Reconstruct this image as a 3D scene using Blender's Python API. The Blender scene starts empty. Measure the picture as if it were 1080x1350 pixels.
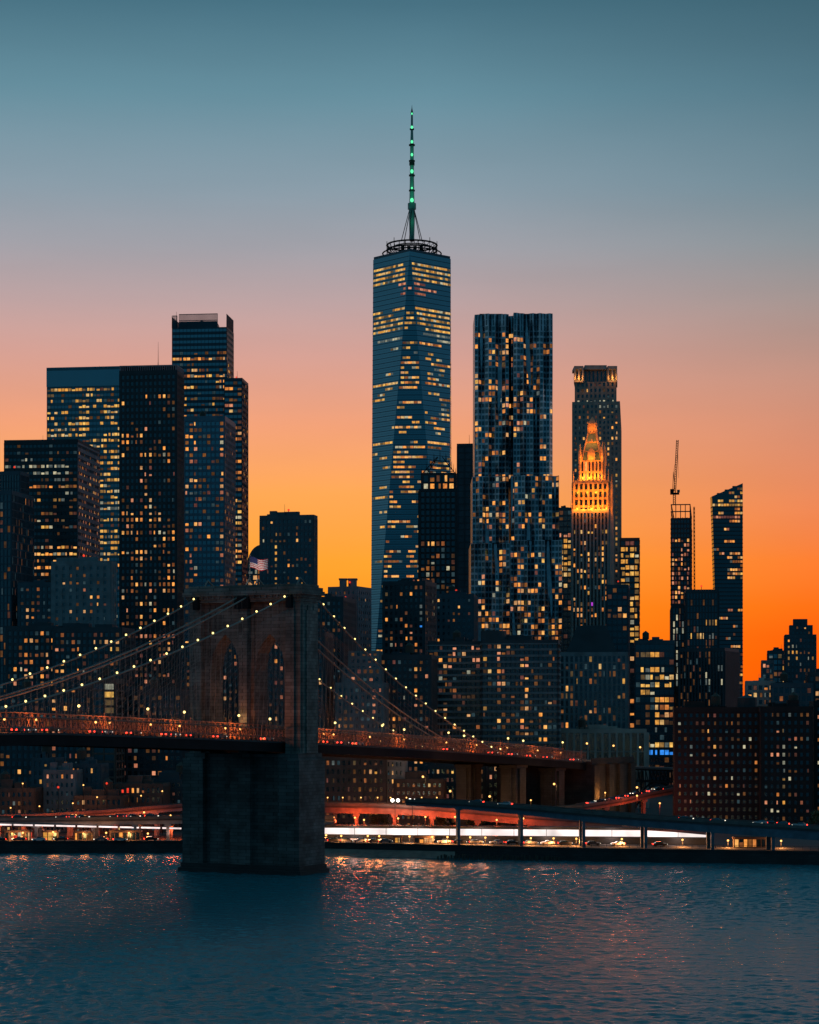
import bpy, math, random
import numpy as np
from mathutils import Vector as V
R = math.radians
sc = bpy.context.scene
COL = sc.collection
# ------------------------------------------------------------------ camera
F = 2848.0; HY = 940.0; CH = 47.0            # focal length and horizon row in 1080-wide photo pixels, eye height (m)
cam = bpy.data.objects.new('camera', bpy.data.cameras.new('camera')); COL.objects.link(cam)
cam.location = (0, 0, CH); cam.rotation_euler = (R(90), 0, 0)
cam.data.sensor_fit = 'HORIZONTAL'; cam.data.sensor_width = 36; cam.data.lens = F/1080*36
cam.data.shift_y = (HY-675)/1080
cam.data.clip_start = 1; cam.data.clip_end = 20000
sc.camera = cam
sc.render.resolution_x = 819; sc.render.resolution_y = 1024
sc.view_settings.view_transform = 'Standard'; sc.view_settings.look = 'None'
sc.view_settings.exposure = 0; sc.view_settings.gamma = 1
cy = sc.cycles
cy.use_denoising = True; cy.use_adaptive_sampling = False
cy.max_bounces = 5; cy.diffuse_bounces = 2; cy.glossy_bounces = 3; cy.transmission_bounces = 2
cy.sample_clamp_indirect = 2.0; cy.caustics_reflective = False; cy.caustics_refractive = False
def lin(c):
    return tuple(((v/255)/12.92 if v/255 <= .04045 else ((v/255+.055)/1.055)**2.4) for v in c[:3])
# ------------------------------------------------------------------ sky
world = bpy.data.worlds.new('World'); sc.world = world; world.use_nodes = True
nt = world.node_tree; nt.nodes.clear()
def N(t, **k):
    n = nt.nodes.new(t)
    for a, b in k.items(): setattr(n, a, b)
    return n
def M_(op, a, b=None, c=None, clamp=False):
    n = nt.nodes.new('ShaderNodeMath'); n.operation = op; n.use_clamp = clamp
    for i, v in enumerate((a, b, c)):
        if v is None: continue
        if isinstance(v, (int, float)): n.inputs[i].default_value = v
        else: nt.links.new(v, n.inputs[i])
    return n.outputs[0]
def ramp(fac, stops):
    n = nt.nodes.new('ShaderNodeValToRGB'); cr = n.color_ramp; cr.interpolation = 'B_SPLINE' if False else 'LINEAR'
    while len(cr.elements) > 1: cr.elements.remove(cr.elements[-1])
    for i, (e, c) in enumerate(stops):
        p = math.sqrt(max(0, e)/90)
        el = cr.elements[0] if i == 0 else cr.elements.new(p)
        el.position = p; el.color = (*lin(c), 1)
    nt.links.new(fac, n.inputs[0]); return n.outputs[0]
def mixc(f, a, b):
    n = nt.nodes.new('ShaderNodeMix'); n.data_type = 'RGBA'
    nt.links.new(f, n.inputs[0]); nt.links.new(a, n.inputs[6]); nt.links.new(b, n.inputs[7]); return n.outputs[2]
tc = N('ShaderNodeTexCoord'); sx = N('ShaderNodeSeparateXYZ'); nt.links.new(tc.outputs['Generated'], sx.inputs[0])
elev = M_('MULTIPLY', M_('ARCSINE', sx.outputs[2]), 180/math.pi)
fac = M_('SQRT', M_('DIVIDE', M_('MAXIMUM', elev, 0.0), 90), clamp=True)
az = M_('MULTIPLY', M_('ARCTAN2', sx.outputs[0], sx.outputs[1]), 180/math.pi)
rc = ramp(fac, [(0,(255,124,8)),(2.8,(255,146,20)),(4.0,(255,160,40)),(5.8,(253,163,78)),(7.6,(240,157,116)),(9.37,(212,157,145)),
                (10.7,(186,158,158)),(12.1,(160,158,166)),(13.6,(135,154,167)),(15.9,(97,139,155)),(18.3,(62,107,125)),(25,(54,112,134)),(45,(44,108,134)),(90,(30,84,110))])
rr = ramp(fac, [(0,(248,70,2)),(2.0,(252,88,4)),(2.8,(253,104,10)),(4.0,(248,118,42)),(5.8,(228,130,88)),(7.6,(207,136,110)),(9.0,(188,140,125)),(10.7,(158,142,139)),
                (12.1,(133,142,148)),(13.6,(106,133,146)),(15.9,(75,114,130)),(18.3,(50,92,108)),(25,(48,104,126)),(45,(44,108,134)),(90,(30,84,110))])
rb = ramp(fac, [(0,(38,88,112)),(6,(38,92,118)),(20,(44,106,132)),(45,(42,106,132)),(90,(30,84,110))])
fr = M_('SMOOTH_MIN', 1.0, M_('DIVIDE', M_('MAXIMUM', M_('SUBTRACT', az, 0.5), 0.0), 10.5), 0.1)
rs = ramp(fac, [(0,(88,124,146)),(5,(86,124,148)),(12,(74,118,144)),(20,(56,112,138)),(45,(44,108,134)),(90,(30,84,110))])
rl = ramp(fac, [(0,(128,152,166)),(5,(120,152,168)),(12,(100,140,162)),(20,(64,116,140)),(45,(44,108,134)),(90,(30,84,110))])
leftside = M_('DIVIDE', M_('MULTIPLY', az, -1.0), 20, clamp=True)
rs = mixc(leftside, rs, rl)
aa = M_('ABSOLUTE', az)
fsd = M_('DIVIDE', M_('SUBTRACT', aa, 14), 46, clamp=True); fbk = M_('DIVIDE', M_('SUBTRACT', aa, 100), 60, clamp=True)
c1 = mixc(fbk, mixc(fsd, mixc(fr, rc, rr), rs), rb); c2 = c1
mpn = N('ShaderNodeMapping'); mpn.inputs['Scale'].default_value = (5, 5, 26); nt.links.new(tc.outputs['Generated'], mpn.inputs['Vector'])
nz = N('ShaderNodeTexNoise'); nz.inputs['Scale'].default_value = 1.6; nz.inputs['Detail'].default_value = 6; nt.links.new(mpn.outputs[0], nz.inputs['Vector'])
vz = M_('MULTIPLY_ADD', nz.outputs['Fac'], .13, .935)      # thin uneven haze high in the air
vm = N('ShaderNodeVectorMath', operation='SCALE'); nt.links.new(c2, vm.inputs[0]); nt.links.new(vz, vm.inputs['Scale']); c2 = vm.outputs[0]
bg = N('ShaderNodeBackground'); nt.links.new(c2, bg.inputs[0]); bg.inputs[1].default_value = 1.0
# the physical twilight sky (sun just under the horizon, behind the skyline) adds its faint share
ns = N('ShaderNodeTexSky'); ns.sky_type = 'NISHITA'; ns.sun_disc = False; ns.sun_elevation = R(-2.0); ns.sun_rotation = R(8)
bg2 = N('ShaderNodeBackground'); nt.links.new(ns.outputs[0], bg2.inputs[0]); bg2.inputs[1].default_value = 0.05
ad = N('ShaderNodeAddShader'); nt.links.new(bg.outputs[0], ad.inputs[0]); nt.links.new(bg2.outputs[0], ad.inputs[1])
ow = N('ShaderNodeOutputWorld'); nt.links.new(ad.outputs[0], ow.inputs[0])
# last warm light from the set sun, grazing the right hand sides of the towers
sun = bpy.data.objects.new('sun', bpy.data.lights.new('sun', 'SUN')); COL.objects.link(sun)
sun.data.energy = 0.07; sun.data.angle = R(12); sun.data.color = (1.0, .5, .3)
sun.rotation_euler = (R(86), 0, R(180-62))   # from the right, a little behind the skyline
# ------------------------------------------------------------------ helpers
rng = random.Random(7)
def px(x, d): return (x-540)/F*d
def pz(y, d): return CH-(y-HY)/F*d
def at(x, y, d): return V((px(x, d), d, pz(y, d)))
def proj(p): return 540+p[0]/p[1]*F, HY-(p[2]-CH)/p[1]*F
MATS = {}
def principled(name, base, rough=.7, metal=0, spec=.5, ior=1.45, var=.25, vscale=.15, bump=0, brick=None, stripe=None, mottle=None):
    m = bpy.data.materials.new(name); m.use_nodes = True; t = m.node_tree; b = t.nodes['Principled BSDF']
    b.inputs['Roughness'].default_value = rough; b.inputs['Metallic'].default_value = metal
    b.inputs['Specular IOR Level'].default_value = spec; b.inputs['IOR'].default_value = ior
    g = t.nodes.new('ShaderNodeNewGeometry')
    no = t.nodes.new('ShaderNodeTexNoise'); no.inputs['Scale'].default_value = vscale; no.inputs['Detail'].default_value = 5
    t.links.new(g.outputs['Position'], no.inputs['Vector'])
    r = t.nodes.new('ShaderNodeValToRGB'); r.color_ramp.elements[0].position = .3; r.color_ramp.elements[1].position = .7
    lo = [c*(1-var) for c in base]; hi = [min(1, c*(1+var)) for c in base]
    r.color_ramp.elements[0].color = (*lo, 1); r.color_ramp.elements[1].color = (*hi, 1)
    t.links.new(no.outputs['Fac'], r.inputs[0]); out = r.outputs[0]
    if brick:
        w, h, k = brick
        s = t.nodes.new('ShaderNodeSeparateXYZ'); t.links.new(g.outputs['Position'], s.inputs[0])
        a = t.nodes.new('ShaderNodeMath'); a.operation = 'ADD'; t.links.new(s.outputs[0], a.inputs[0]); t.links.new(s.outputs[1], a.inputs[1])
        cmb = t.nodes.new('ShaderNodeCombineXYZ'); t.links.new(a.outputs[0], cmb.inputs[0]); t.links.new(s.outputs[2], cmb.inputs[1])
        br = t.nodes.new('ShaderNodeTexBrick'); br.inputs['Scale'].default_value = 1; br.inputs['Brick Width'].default_value = w; br.inputs['Row Height'].default_value = h
        br.inputs['Mortar Size'].default_value = .06; br.inputs['Color1'].default_value = (1, 1, 1, 1); br.inputs['Color2'].default_value = (1-k*.6,)*3+(1,); br.inputs['Mortar'].default_value = (1-k,)*3+(1,)
        t.links.new(cmb.outputs[0], br.inputs['Vector'])
        mx = t.nodes.new('ShaderNodeMix'); mx.data_type = 'RGBA'; mx.blend_type = 'MULTIPLY'; mx.inputs[0].default_value = 1
        t.links.new(out, mx.inputs[6]); t.links.new(br.outputs[0], mx.inputs[7]); out = mx.outputs[2]
    if stripe:                                   # floor lines (period, share, strength)
        s = t.nodes.new('ShaderNodeSeparateXYZ'); t.links.new(g.outputs['Position'], s.inputs[0])
        d = t.nodes.new('ShaderNodeMath'); d.operation = 'DIVIDE'; t.links.new(s.outputs[2], d.inputs[0]); d.inputs[1].default_value = stripe[0]
        f = t.nodes.new('ShaderNodeMath'); f.operation = 'FRACT'; t.links.new(d.outputs[0], f.inputs[0])
        l = t.nodes.new('ShaderNodeMath'); l.operation = 'LESS_THAN'; t.links.new(f.outputs[0], l.inputs[0]); l.inputs[1].default_value = stripe[1]
        mr = t.nodes.new('ShaderNodeMath'); mr.operation = 'MULTIPLY_ADD'; t.links.new(l.outputs[0], mr.inputs[0]); mr.inputs[1].default_value = stripe[2]; mr.inputs[2].default_value = rough
        t.links.new(mr.outputs[0], b.inputs['Roughness'])
    t.links.new(out, b.inputs['Base Color'])
    if bump:
        bp = t.nodes.new('ShaderNodeBump'); bp.inputs['Strength'].default_value = 1; bp.inputs['Distance'].default_value = bump
        t.links.new(no.outputs['Fac'], bp.inputs['Height']); t.links.new(bp.outputs[0], b.inputs['Normal'])
    MATS[name] = m; return m
def emit(name, col, s=1.0, var=.38, sample=False, scale=.55):
    m = bpy.data.materials.new(name); m.use_nodes = True; t = m.node_tree; t.nodes.clear()
    o = t.nodes.new('ShaderNodeOutputMaterial'); e = t.nodes.new('ShaderNodeEmission'); t.links.new(e.outputs[0], o.inputs[0])
    e.inputs[0].default_value = (*col, 1); e.inputs[1].default_value = s
    if var:
        g = t.nodes.new('ShaderNodeNewGeometry'); no = t.nodes.new('ShaderNodeTexNoise'); no.inputs['Scale'].default_value = scale; no.inputs['Detail'].default_value = 2
        t.links.new(g.outputs['Position'], no.inputs['Vector'])
        r = t.nodes.new('ShaderNodeMapRange'); r.inputs[1].default_value = .3; r.inputs[2].default_value = .7; r.inputs[3].default_value = s*(1-var); r.inputs[4].default_value = s*(1+var)
        t.links.new(no.outputs['Fac'], r.inputs[0]); t.links.new(r.outputs[0], e.inputs[1])
    try: m.cycles.emission_sampling = 'AUTO' if sample else 'NONE'
    except Exception: pass
    MATS[name] = m; return m
def glass(name, base, rough=.12, ior=2.4, **k):
    m = principled(name, base, rough=rough, spec=.5, ior=ior, var=k.pop('var', .35), vscale=k.pop('vscale', .08), **k)
    m.node_tree.nodes['Principled BSDF'].inputs['Specular Tint'].default_value = (.42, .86, 1, 1)   # coated solar glass
    return m
GL_TEAL = glass('teal_glass', (.012, .045, .065), ior=2.9, rough=.16)
GL_BLUE = glass('blue_glass', (.006, .035, .058), ior=2.75, rough=.12, stripe=(4.0, .3, .25))
GL_DARK = glass('dark_glass', (.006, .016, .022), ior=1.9, rough=.2)
GL_BLACK = glass('black_glass', (.005, .010, .014), ior=1.95, rough=.25)
FR_TEAL = principled('teal_mullion', (.012, .045, .065), .45, metal=.2)
FR_DARK = principled('dark_frame', (.022, .040, .050), .6)
FR_BLACK = principled('black_frame', (.024, .032, .038), .7)
FR_STEEL = principled('brushed_steel_panel', (.22, .29, .33), .30, metal=.85, vscale=.3)
FR_GREY = principled('grey_concrete', (.16, .175, .185), .85, vscale=.25)
FR_PALE = principled('pale_limestone', (.30, .28, .26), .85, vscale=.3)
FR_BROWN = principled('brown_brick', (.095, .065, .055), .9, vscale=.4)
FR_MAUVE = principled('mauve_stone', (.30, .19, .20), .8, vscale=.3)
FR_SLATE = principled('slate_panel', (.045, .075, .095), .7)
QUAY = principled('dark_quay_stone', (.035, .035, .036), .9, brick=(2, .8, .4))
TERRA = principled('pale_terracotta', (.42, .30, .17), .8, vscale=.5)
GREENCU = principled('verdigris_copper', (.10, .20, .17), .7)
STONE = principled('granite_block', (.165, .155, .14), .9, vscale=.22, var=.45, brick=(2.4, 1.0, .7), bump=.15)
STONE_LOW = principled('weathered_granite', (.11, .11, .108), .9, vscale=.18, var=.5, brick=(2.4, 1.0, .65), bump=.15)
STEEL_DK = principled('painted_dark_steel', (.014, .015, .017), .85, spec=.12)
STONE_DK = principled('sooty_granite', (.048, .041, .036), .9, vscale=.2, var=.4, brick=(2.6, .95, .4), bump=.15)
TRUSS = principled('rust_red_steel', (.20, .115, .085), .7, vscale=.5)
CABLE = principled('grey_steel_cable', (.17, .16, .14), .6)
ASPH = principled('asphalt', (.05, .05, .052), .9, vscale=.5)
CONC = principled('viaduct_concrete', (.22, .22, .22), .85, vscale=.3)
BLUESTEEL = principled('blue_painted_steel', (.06, .11, .15), .55, vscale=.4)
WOOD = principled('wet_timber', (.05, .04, .03), .8)
SAND = principled('damp_sand', (.26, .20, .16), .9, vscale=.4)
LAND = principled('city_ground', (.06, .058, .056), .95, vscale=.05)
PARAPET = principled('stained_concrete', (.10, .095, .09), .9, vscale=.4)
RUBBER = principled('tyre_rubber', (.02, .02, .02), .8)
LEAF = principled('dark_leaf', (.045, .07, .03), .7, vscale=.6)
BARK = principled('bark', (.07, .05, .04), .9)
PAL = {
 'amber': [emit('amber_light_%s' % n, c, s) for n, c, s in (('bright', (1, .36, .07), 1.0), ('mid', (.95, .31, .07), .66), ('gold', (1, .46, .12), .95), ('dim', (.7, .22, .07), .36), ('pale', (1, .50, .20), .62), ('faint', (.5, .2, .1), .18), ('low', (.8, .28, .07), .28))],
 'yellow': [emit('yellow_light_%s' % n, c, s) for n, c, s in (('bright', (1, .54, .12), .85), ('mid', (1, .48, .10), .58), ('pale', (1, .60, .22), .66), ('dim', (.8, .42, .12), .32), ('faint', (.55, .36, .17), .18), ('gold', (1, .44, .08), .7))],
 'pale': [emit('pale_light_%s' % n, c, s) for n, c, s in (('bright', (.95, .85, .55), .5), ('mid', (.8, .8, .6), .28), ('dim', (.5, .62, .6), .16))],
 'pink': [emit('pink_light_%s' % n, c, s) for n, c, s in (('bright', (1, .38, .20), .66), ('mid', (.85, .28, .15), .42), ('dim', (.6, .2, .16), .22))],
 'red': [emit('red_light', (1, .06, .03), .9)], 'blue': [emit('blue_light', (.04, .30, 1), .8)], 'purple': [emit('purple_light', (.6, .06, .8), .8)],
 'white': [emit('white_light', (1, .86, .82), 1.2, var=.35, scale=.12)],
}
FAINT = [emit('dim_room_%s' % n, c, 1.0) for n, c in (('amber', (.085, .035, .012)), ('brown', (.05, .026, .014)), ('cool', (.022, .045, .055)), ('warm', (.13, .052, .018)), ('rose', (.07, .028, .02)))]
BULB = emit('warm_bulb', (1, .74, .24), 2.8, var=0); BULB_O = emit('sodium_bulb', (1, .46, .12), 3.0, var=0)
TAIL = emit('tail_lamp_red', (1, .04, .02), 5, var=0); HEAD = emit('headlamp_white', (1, .90, .70), 2.6, var=0)
GREEN = emit('green_beacon', (.12, 1, .42), 1.3, var=0); TRAIL = emit('trail_white', (1, .80, .76), 1.15, var=.35, scale=.25)
class MB:
    def __init__(s): s.v = []; s.f = []; s.m = []; s.mats = []
    def mi(s, m):
        if m not in s.mats: s.mats.append(m)
        return s.mats.index(m)
    def face(s, pts, m):
        k = len(s.v); s.v += [tuple(p) for p in pts]; s.f.append(tuple(range(k, k+len(pts)))); s.m.append(s.mi(m))
    def hexa(s, b, t, m):                          # bottom ring, top ring (same order, counter-clockwise from above)
        k = len(s.v); n = len(b); s.v += [tuple(p) for p in b]+[tuple(p) for p in t]; i = s.mi(m)
        s.f.append(tuple(range(k+n-1, k-1, -1))); s.f.append(tuple(range(k+n, k+2*n))); s.m += [i, i]
        for j in range(n):
            s.f.append((k+j, k+(j+1) % n, k+n+(j+1) % n, k+n+j)); s.m.append(i)
    def prism(s, ring, z0, z1, m): s.hexa([(p[0], p[1], z0) for p in ring], [(p[0], p[1], z1) for p in ring], m)
    def obox(s, o, ex, ey, ez, m):
        o = V(o); ex = V(ex); ey = V(ey); ez = V(ez)
        if ex.cross(ey).dot(ez) < 0: ex, ey = ey, ex
        b = [o, o+ex, o+ex+ey, o+ey]; s.hexa(b, [p+ez for p in b], m)
    def box(s, x0, x1, y0, y1, z0, z1, m): s.obox((x0, y0, z0), (x1-x0, 0, 0), (0, y1-y0, 0), (0, 0, z1-z0), m)
    def tube(s, a, b, r0, m, r1=None, n=6):
        a = V(a); b = V(b); r1 = r0 if r1 is None else r1; d = (b-a).normalized()
        u = d.cross(V((0, 0, 1)) if abs(d.z) < .95 else V((1, 0, 0))).normalized(); w = d.cross(u)
        ra = [a+(u*math.cos(2*math.pi*i/n)+w*math.sin(2*math.pi*i/n))*r0 for i in range(n)]
        rb_ = [b+(u*math.cos(2*math.pi*i/n)+w*math.sin(2*math.pi*i/n))*r1 for i in range(n)]
        s.hexa(ra, rb_, m)
    def path(s, pts, r, m, n=5):
        for a, b in zip(pts, pts[1:]): s.tube(a, b, r, m, n=n)
    def ball(s, c, r, m, nu=8, nv=5, sz=1):
        c = V(c); k = len(s.v); i = s.mi(m)
        s.v.append((c.x, c.y, c.z-r*sz))
        for a in range(1, nv):
            t = -math.pi/2+math.pi*a/nv
            for b in range(nu): s.v.append((c.x+r*math.cos(t)*math.cos(2*math.pi*b/nu), c.y+r*math.cos(t)*math.sin(2*math.pi*b/nu), c.z+r*sz*math.sin(t)))
        s.v.append((c.x, c.y, c.z+r*sz)); e = len(s.v)-1
        for b in range(nu):
            b2 = (b+1) % nu
            s.f.append((k, k+1+b2, k+1+b)); s.m.append(i)
            for a in range(nv-2):
                p = k+1+a*nu; s.f.append((p+b, p+b2, p+nu+b2, p+nu+b)); s.m.append(i)
            p = k+1+(nv-2)*nu; s.f.append((p+b, p+b2, e)); s.m.append(i)
    def build(s, name, parent=None, kind=None, origin=None, smooth=False):
        o0 = V(parent.get('o0', (0, 0, 0))) if parent else (V(origin) if origin else V((0, 0, 0)))
        me = bpy.data.meshes.new(name); me.from_pydata([(x-o0.x, y-o0.y, z-o0.z) for x, y, z in s.v], [], s.f)
        for m in s.mats: me.materials.append(m)
        me.polygons.foreach_set('material_index', s.m)
        if smooth: me.polygons.foreach_set('use_smooth', [True]*len(s.f))
        me.update(); o = bpy.data.objects.new(name, me); COL.objects.link(o)
        if parent: o.parent = parent; o['o0'] = tuple(o0)
        else: o.location = o0; o['o0'] = tuple(o0)
        if kind: o['kind'] = kind
        return o
def thing(name, label, cat, loc, group=None):
    o = bpy.data.objects.new(name, None); COL.objects.link(o); o.location = loc; o['o0'] = tuple(loc)
    o['label'] = label; o['category'] = cat
    if group: o['group'] = group
    return o
def tag(o, label, cat, group=None):
    o['label'] = label; o['category'] = cat
    if group: o['group'] = group
    return o
def point(loc, energy, col, r=.5, parent=None, name='lamp_light'):
    l = bpy.data.lights.new(name, 'POINT'); l.energy = energy; l.color = col; l.shadow_soft_size = r
    o = bpy.data.objects.new(name, l); COL.objects.link(o); o.location = loc
    if parent: o.parent = parent; o.location = V(loc)-V(parent['o0'])
    return o
# ------------------------------------------------------------------ windows and facades
def put_windows(root, wins, cap=100):
    """wins: (four corners, material); the largest in view are parts of their own, the rest one part."""
    def area(q):
        p = [proj(c) for c in q]
        if not all(-5 < a < 1085 for a, b in p): return 0
        s = 0
        for i in range(4): s += p[i][0]*p[(i+1) % 4][1]-p[(i+1) % 4][0]*p[i][1]
        return -s/2
    wins = sorted(wins, key=lambda w: -area(w[0]))
    rest = MB()
    for i, (q, m) in enumerate(wins):
        if i < cap and area(q) > 1.5:
            b = MB(); b.face(q, m); b.build('window', root)
        else: rest.face(q, m)
    if rest.f: rest.build('window', root, kind='stuff')
def pick(pal, r):
    if isinstance(pal, str): pal = [(pal, 1)]
    t = r.random()*sum(w for _, w in pal)
    for p, w in pal:
        t -= w
        if t <= 0: break
    if p in ('amber', 'yellow') and r.random() < .06: p = 'pale'
    L = PAL[p]; return L[min(len(L)-1, int(r.random()*len(L)))]
def foot(x0, x1, x2, d, phi, depth=30):
    c, s = math.cos(R(phi)), math.sin(R(phi)); C = V((px(x1, d), d))
    k0 = (x0-540)/F; a = (C.x-k0*C.y)/(c-k0*s)
    b = depth
    if x2 is not None:
        k2 = (x2-540)/F; b = (k2*C.y-C.x)/(-s-k2*c)
    A = C-V((c, s))*a; D = V((-s, c))*b
    return [A, C, C+D, A+D]
def facade(mb, wins, ring, z0, z1, fl, bay, pier, pd, sp, sd, wall, gl, lits, p0, pal0, seed, run=1, sides=(0, 1, 3), top=None, minor=None, wall1=None):
    wall0 = wall
    r = random.Random(seed)
    mb.prism(ring, z0, z1, gl)
    for k in range(4):
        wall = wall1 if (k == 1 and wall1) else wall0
        A, B = V(ring[k]), V(ring[(k+1) % 4]); w = (B-A).length; t = (B-A)/w; n = V((t.y, -t.x))
        nb = max(1, round(w/bay)); nf = max(1, round((z1-z0)/fl)); bw = (w-pier)/nb; fh = (z1-z0)/nf
        T = V((t.x, t.y, 0)); Nn = V((n.x, n.y, 0)); A3 = V((A.x, A.y, 0))
        if pier > 0:
            for i in range(nb+1):
                mb.obox(A3+T*(i*bw)-Nn*.1+V((0, 0, z0)), T*pier, Nn*(pd+.1), V((0, 0, z1-z0-.03)), wall)
        if sp > 0:
            for j in range(nf+1):
                zz = z0+j*fh-sp/2; h = sp
                if j == 0: zz = z0; h = sp/2
                if j == nf: h = sp/2
                mb.obox(A3+T*.02-Nn*.1+V((0, 0, zz)), T*(w-.04), Nn*(sd+.1), V((0, 0, h)), minor or wall)
        if k not in sides: continue
        for j in range(nf):
            off = r.randrange(0, max(1, run)); seg = {}
            for i in range(nb):
                a = A3+T*(i*bw+pier)+Nn*.06; b = a+T*(bw-pier)
                zl = z0+j*fh+sp/2; zh = z0+(j+1)*fh-sp/2
                X, Y = proj(((a.x+b.x)/2, (a.y+b.y)/2, (zl+zh)/2))
                p, pal, rn = p0, pal0, run
                for L in lits:
                    if L[0] <= X <= L[2] and L[1] <= Y <= L[3]:
                        p, pal = L[4], L[5]; rn = L[6] if len(L) > 6 else run
                key = (i+off)//rn, rn
                if key not in seg: seg[key] = r.random()
                mt = None
                if seg[key] >= p or (rn > 1 and r.random() < .08):
                    if p0 <= 0 or (p <= 0) or r.random() > .24: continue
                    mt = FAINT[int(r.random()*len(FAINT))]
                ins = (bw-pier)*.04
                wv = r.random()
                if wv < .22: zh = zl+(zh-zl)*r.uniform(.5, .8)          # blind drawn part way
                elif wv < .34: b = a+(b-a)*r.uniform(.45, .75)           # curtain over one side
                elif wv < .42: a = a+(b-a)*r.uniform(.25, .5)
                q = [V((a.x, a.y, zl))+T*ins, V((b.x, b.y, zl))-T*ins, V((b.x, b.y, zh-.08)) - T*ins, V((a.x, a.y, zh-.08))+T*ins]
                wins.append((q, mt or pick(pal, r)))
def tower(name, label, x0, x1, x2, ytop, d, phi=-12, depth=30, fl=3.9, bay=3.0, pier=.7, pd=.35, sp=1.3, sd=.2, wall=FR_DARK, gl=GL_DARK,
          lits=(), p=.03, pal='amber', run=1, z0=4.0, ybot=None, tiers=(), parapet=1.6, roof='boxes', cat='skyscraper', seed=None, minor=None, cap=100, wall1=None):
    """One building. tiers: extra setbacks, each (x0, x1, x2, ytop, ybottom)."""
    seed = seed if seed is not None else int(x0*7+x1*13+ytop)
    ring = foot(x0, x1, x2, d, phi, depth); z1 = pz(ytop, d)
    if ybot: z0 = pz(ybot, d)
    c = (V(ring[0])+V(ring[2]))/2
    root = thing(name, label, cat, (c.x, c.y, z0))
    wins = []; mb = MB()
    facade(mb, wins, ring, z0, z1, fl, bay, pier, pd, sp, sd, wall, gl, lits, p, pal, seed, run, minor=minor, wall1=wall1)
    mb.build('facade', root)
    if parapet:
        m = MB(); rim(m, ring, z1, parapet, wall); m.build('parapet', root)
    for k, (a0, a1, a2, yt, yb) in enumerate(tiers):
        dd = d+6+k*2
        rg = foot(a0, a1, a2, dd, phi, max(8, depth-12-3*k)); mb = MB()
        facade(mb, wins, rg, pz(yb, dd)-1, pz(yt, dd), fl, bay, pier, pd, sp, sd, wall, gl, lits, p, pal, seed+k+1, run, minor=minor)
        mb.build('setback', root)
    if roof:
        r = random.Random(seed+5); m = MB(); A, B, D = V(ring[0]), V(ring[1]), V(ring[3]); ex = B-A; ey = D-A
        if roof == 'boxes':
            for _ in range(5):
                u, v_ = r.uniform(.08, .6), r.uniform(.1, .5); su, sv = r.uniform(.12, .3), r.uniform(.15, .35)
                o = A+ex*u+ey*v_
                m.obox((o.x, o.y, z1-.1), V((*(ex*su), 0)), V((*(ey*sv), 0)), (0, 0, r.uniform(1.8, 4.0)), wall)
            o = A+ex*r.uniform(.2, .8)+ey*.5; m.tube((o.x, o.y, z1), (o.x, o.y, z1+r.uniform(4, 8)), .12, wall, .05, n=4)
            m.build('rooftop_plant', root)
            if cat != 'kiosk' and r.random() < .6:
                o = A+ex*r.uniform(.2, .8)+ey*.3; m = MB()
                for a_, b_ in ((-1.2, -1.2), (1.2, -1.2), (1.2, 1.2), (-1.2, 1.2)): m.tube((o.x+a_, o.y+b_, z1), (o.x+a_, o.y+b_, z1+2.6), .12, WOOD, n=4)
                m.tube((o.x, o.y, z1+2.5), (o.x, o.y, z1+5.6), 1.8, WOOD, n=12); m.tube((o.x, o.y, z1+5.6), (o.x, o.y, z1+7), 1.9, WOOD, .1, n=12); m.build('water_tank', root)
        elif roof == 'mast':
            o = A+ex*r.uniform(.3, .7)+ey*.3; m.tube((o.x, o.y, z1), (o.x, o.y, z1+8), .2, STEEL_DK, .08); m.build('antenna', root)
    put_windows(root, wins, cap)
    root['top'] = z1
    return root, ring, z1
def rim(m, ring, z, h, mat, th=.5):
    for k in range(4):
        A, B = V(ring[k]), V(ring[(k+1) % 4]); t = (B-A).normalized(); n = V((t.y, -t.x))
        m.obox((A.x+n.x*.3+t.x*.01, A.y+n.y*.3+t.y*.01, z-.4), V((*(B-A), 0))*.999, V((-n.x, -n.y, 0))*th, (0, 0, h+.4+.01*k), mat)
# ------------------------------------------------------------------ setting: water, land
SHORE = [(-900, 760), (-300, 735), (px(0, 722), 722), (px(240, 724), 724), (px(425, 716), 716), (px(600, 700), 700), (px(770, 684), 684), (px(1080, 668), 668), (300, 640), (900, 600)]
def water_material():
    m = bpy.data.materials.new('river_water'); m.use_nodes = True; t = m.node_tree; b = t.nodes['Principled BSDF']
    b.inputs['Base Color'].default_value = (.013, .145, .17, 1); b.inputs['Roughness'].default_value = .26; b.inputs['IOR'].default_value = 1.33
    g = t.nodes.new('ShaderNodeNewGeometry')
    no = t.nodes.new('ShaderNodeTexNoise'); no.inputs['Scale'].default_value = 1.6; no.inputs['Detail'].default_value = 3
    t.links.new(g.outputs['Position'], no.inputs['Vector'])
    bp = t.nodes.new('ShaderNodeBump'); bp.inputs['Strength'].default_value = 1; bp.inputs['Distance'].default_value = .16
    t.links.new(no.outputs['Fac'], bp.inputs['Height']); t.links.new(bp.outputs[0], b.inputs['Normal'])
    return m
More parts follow.
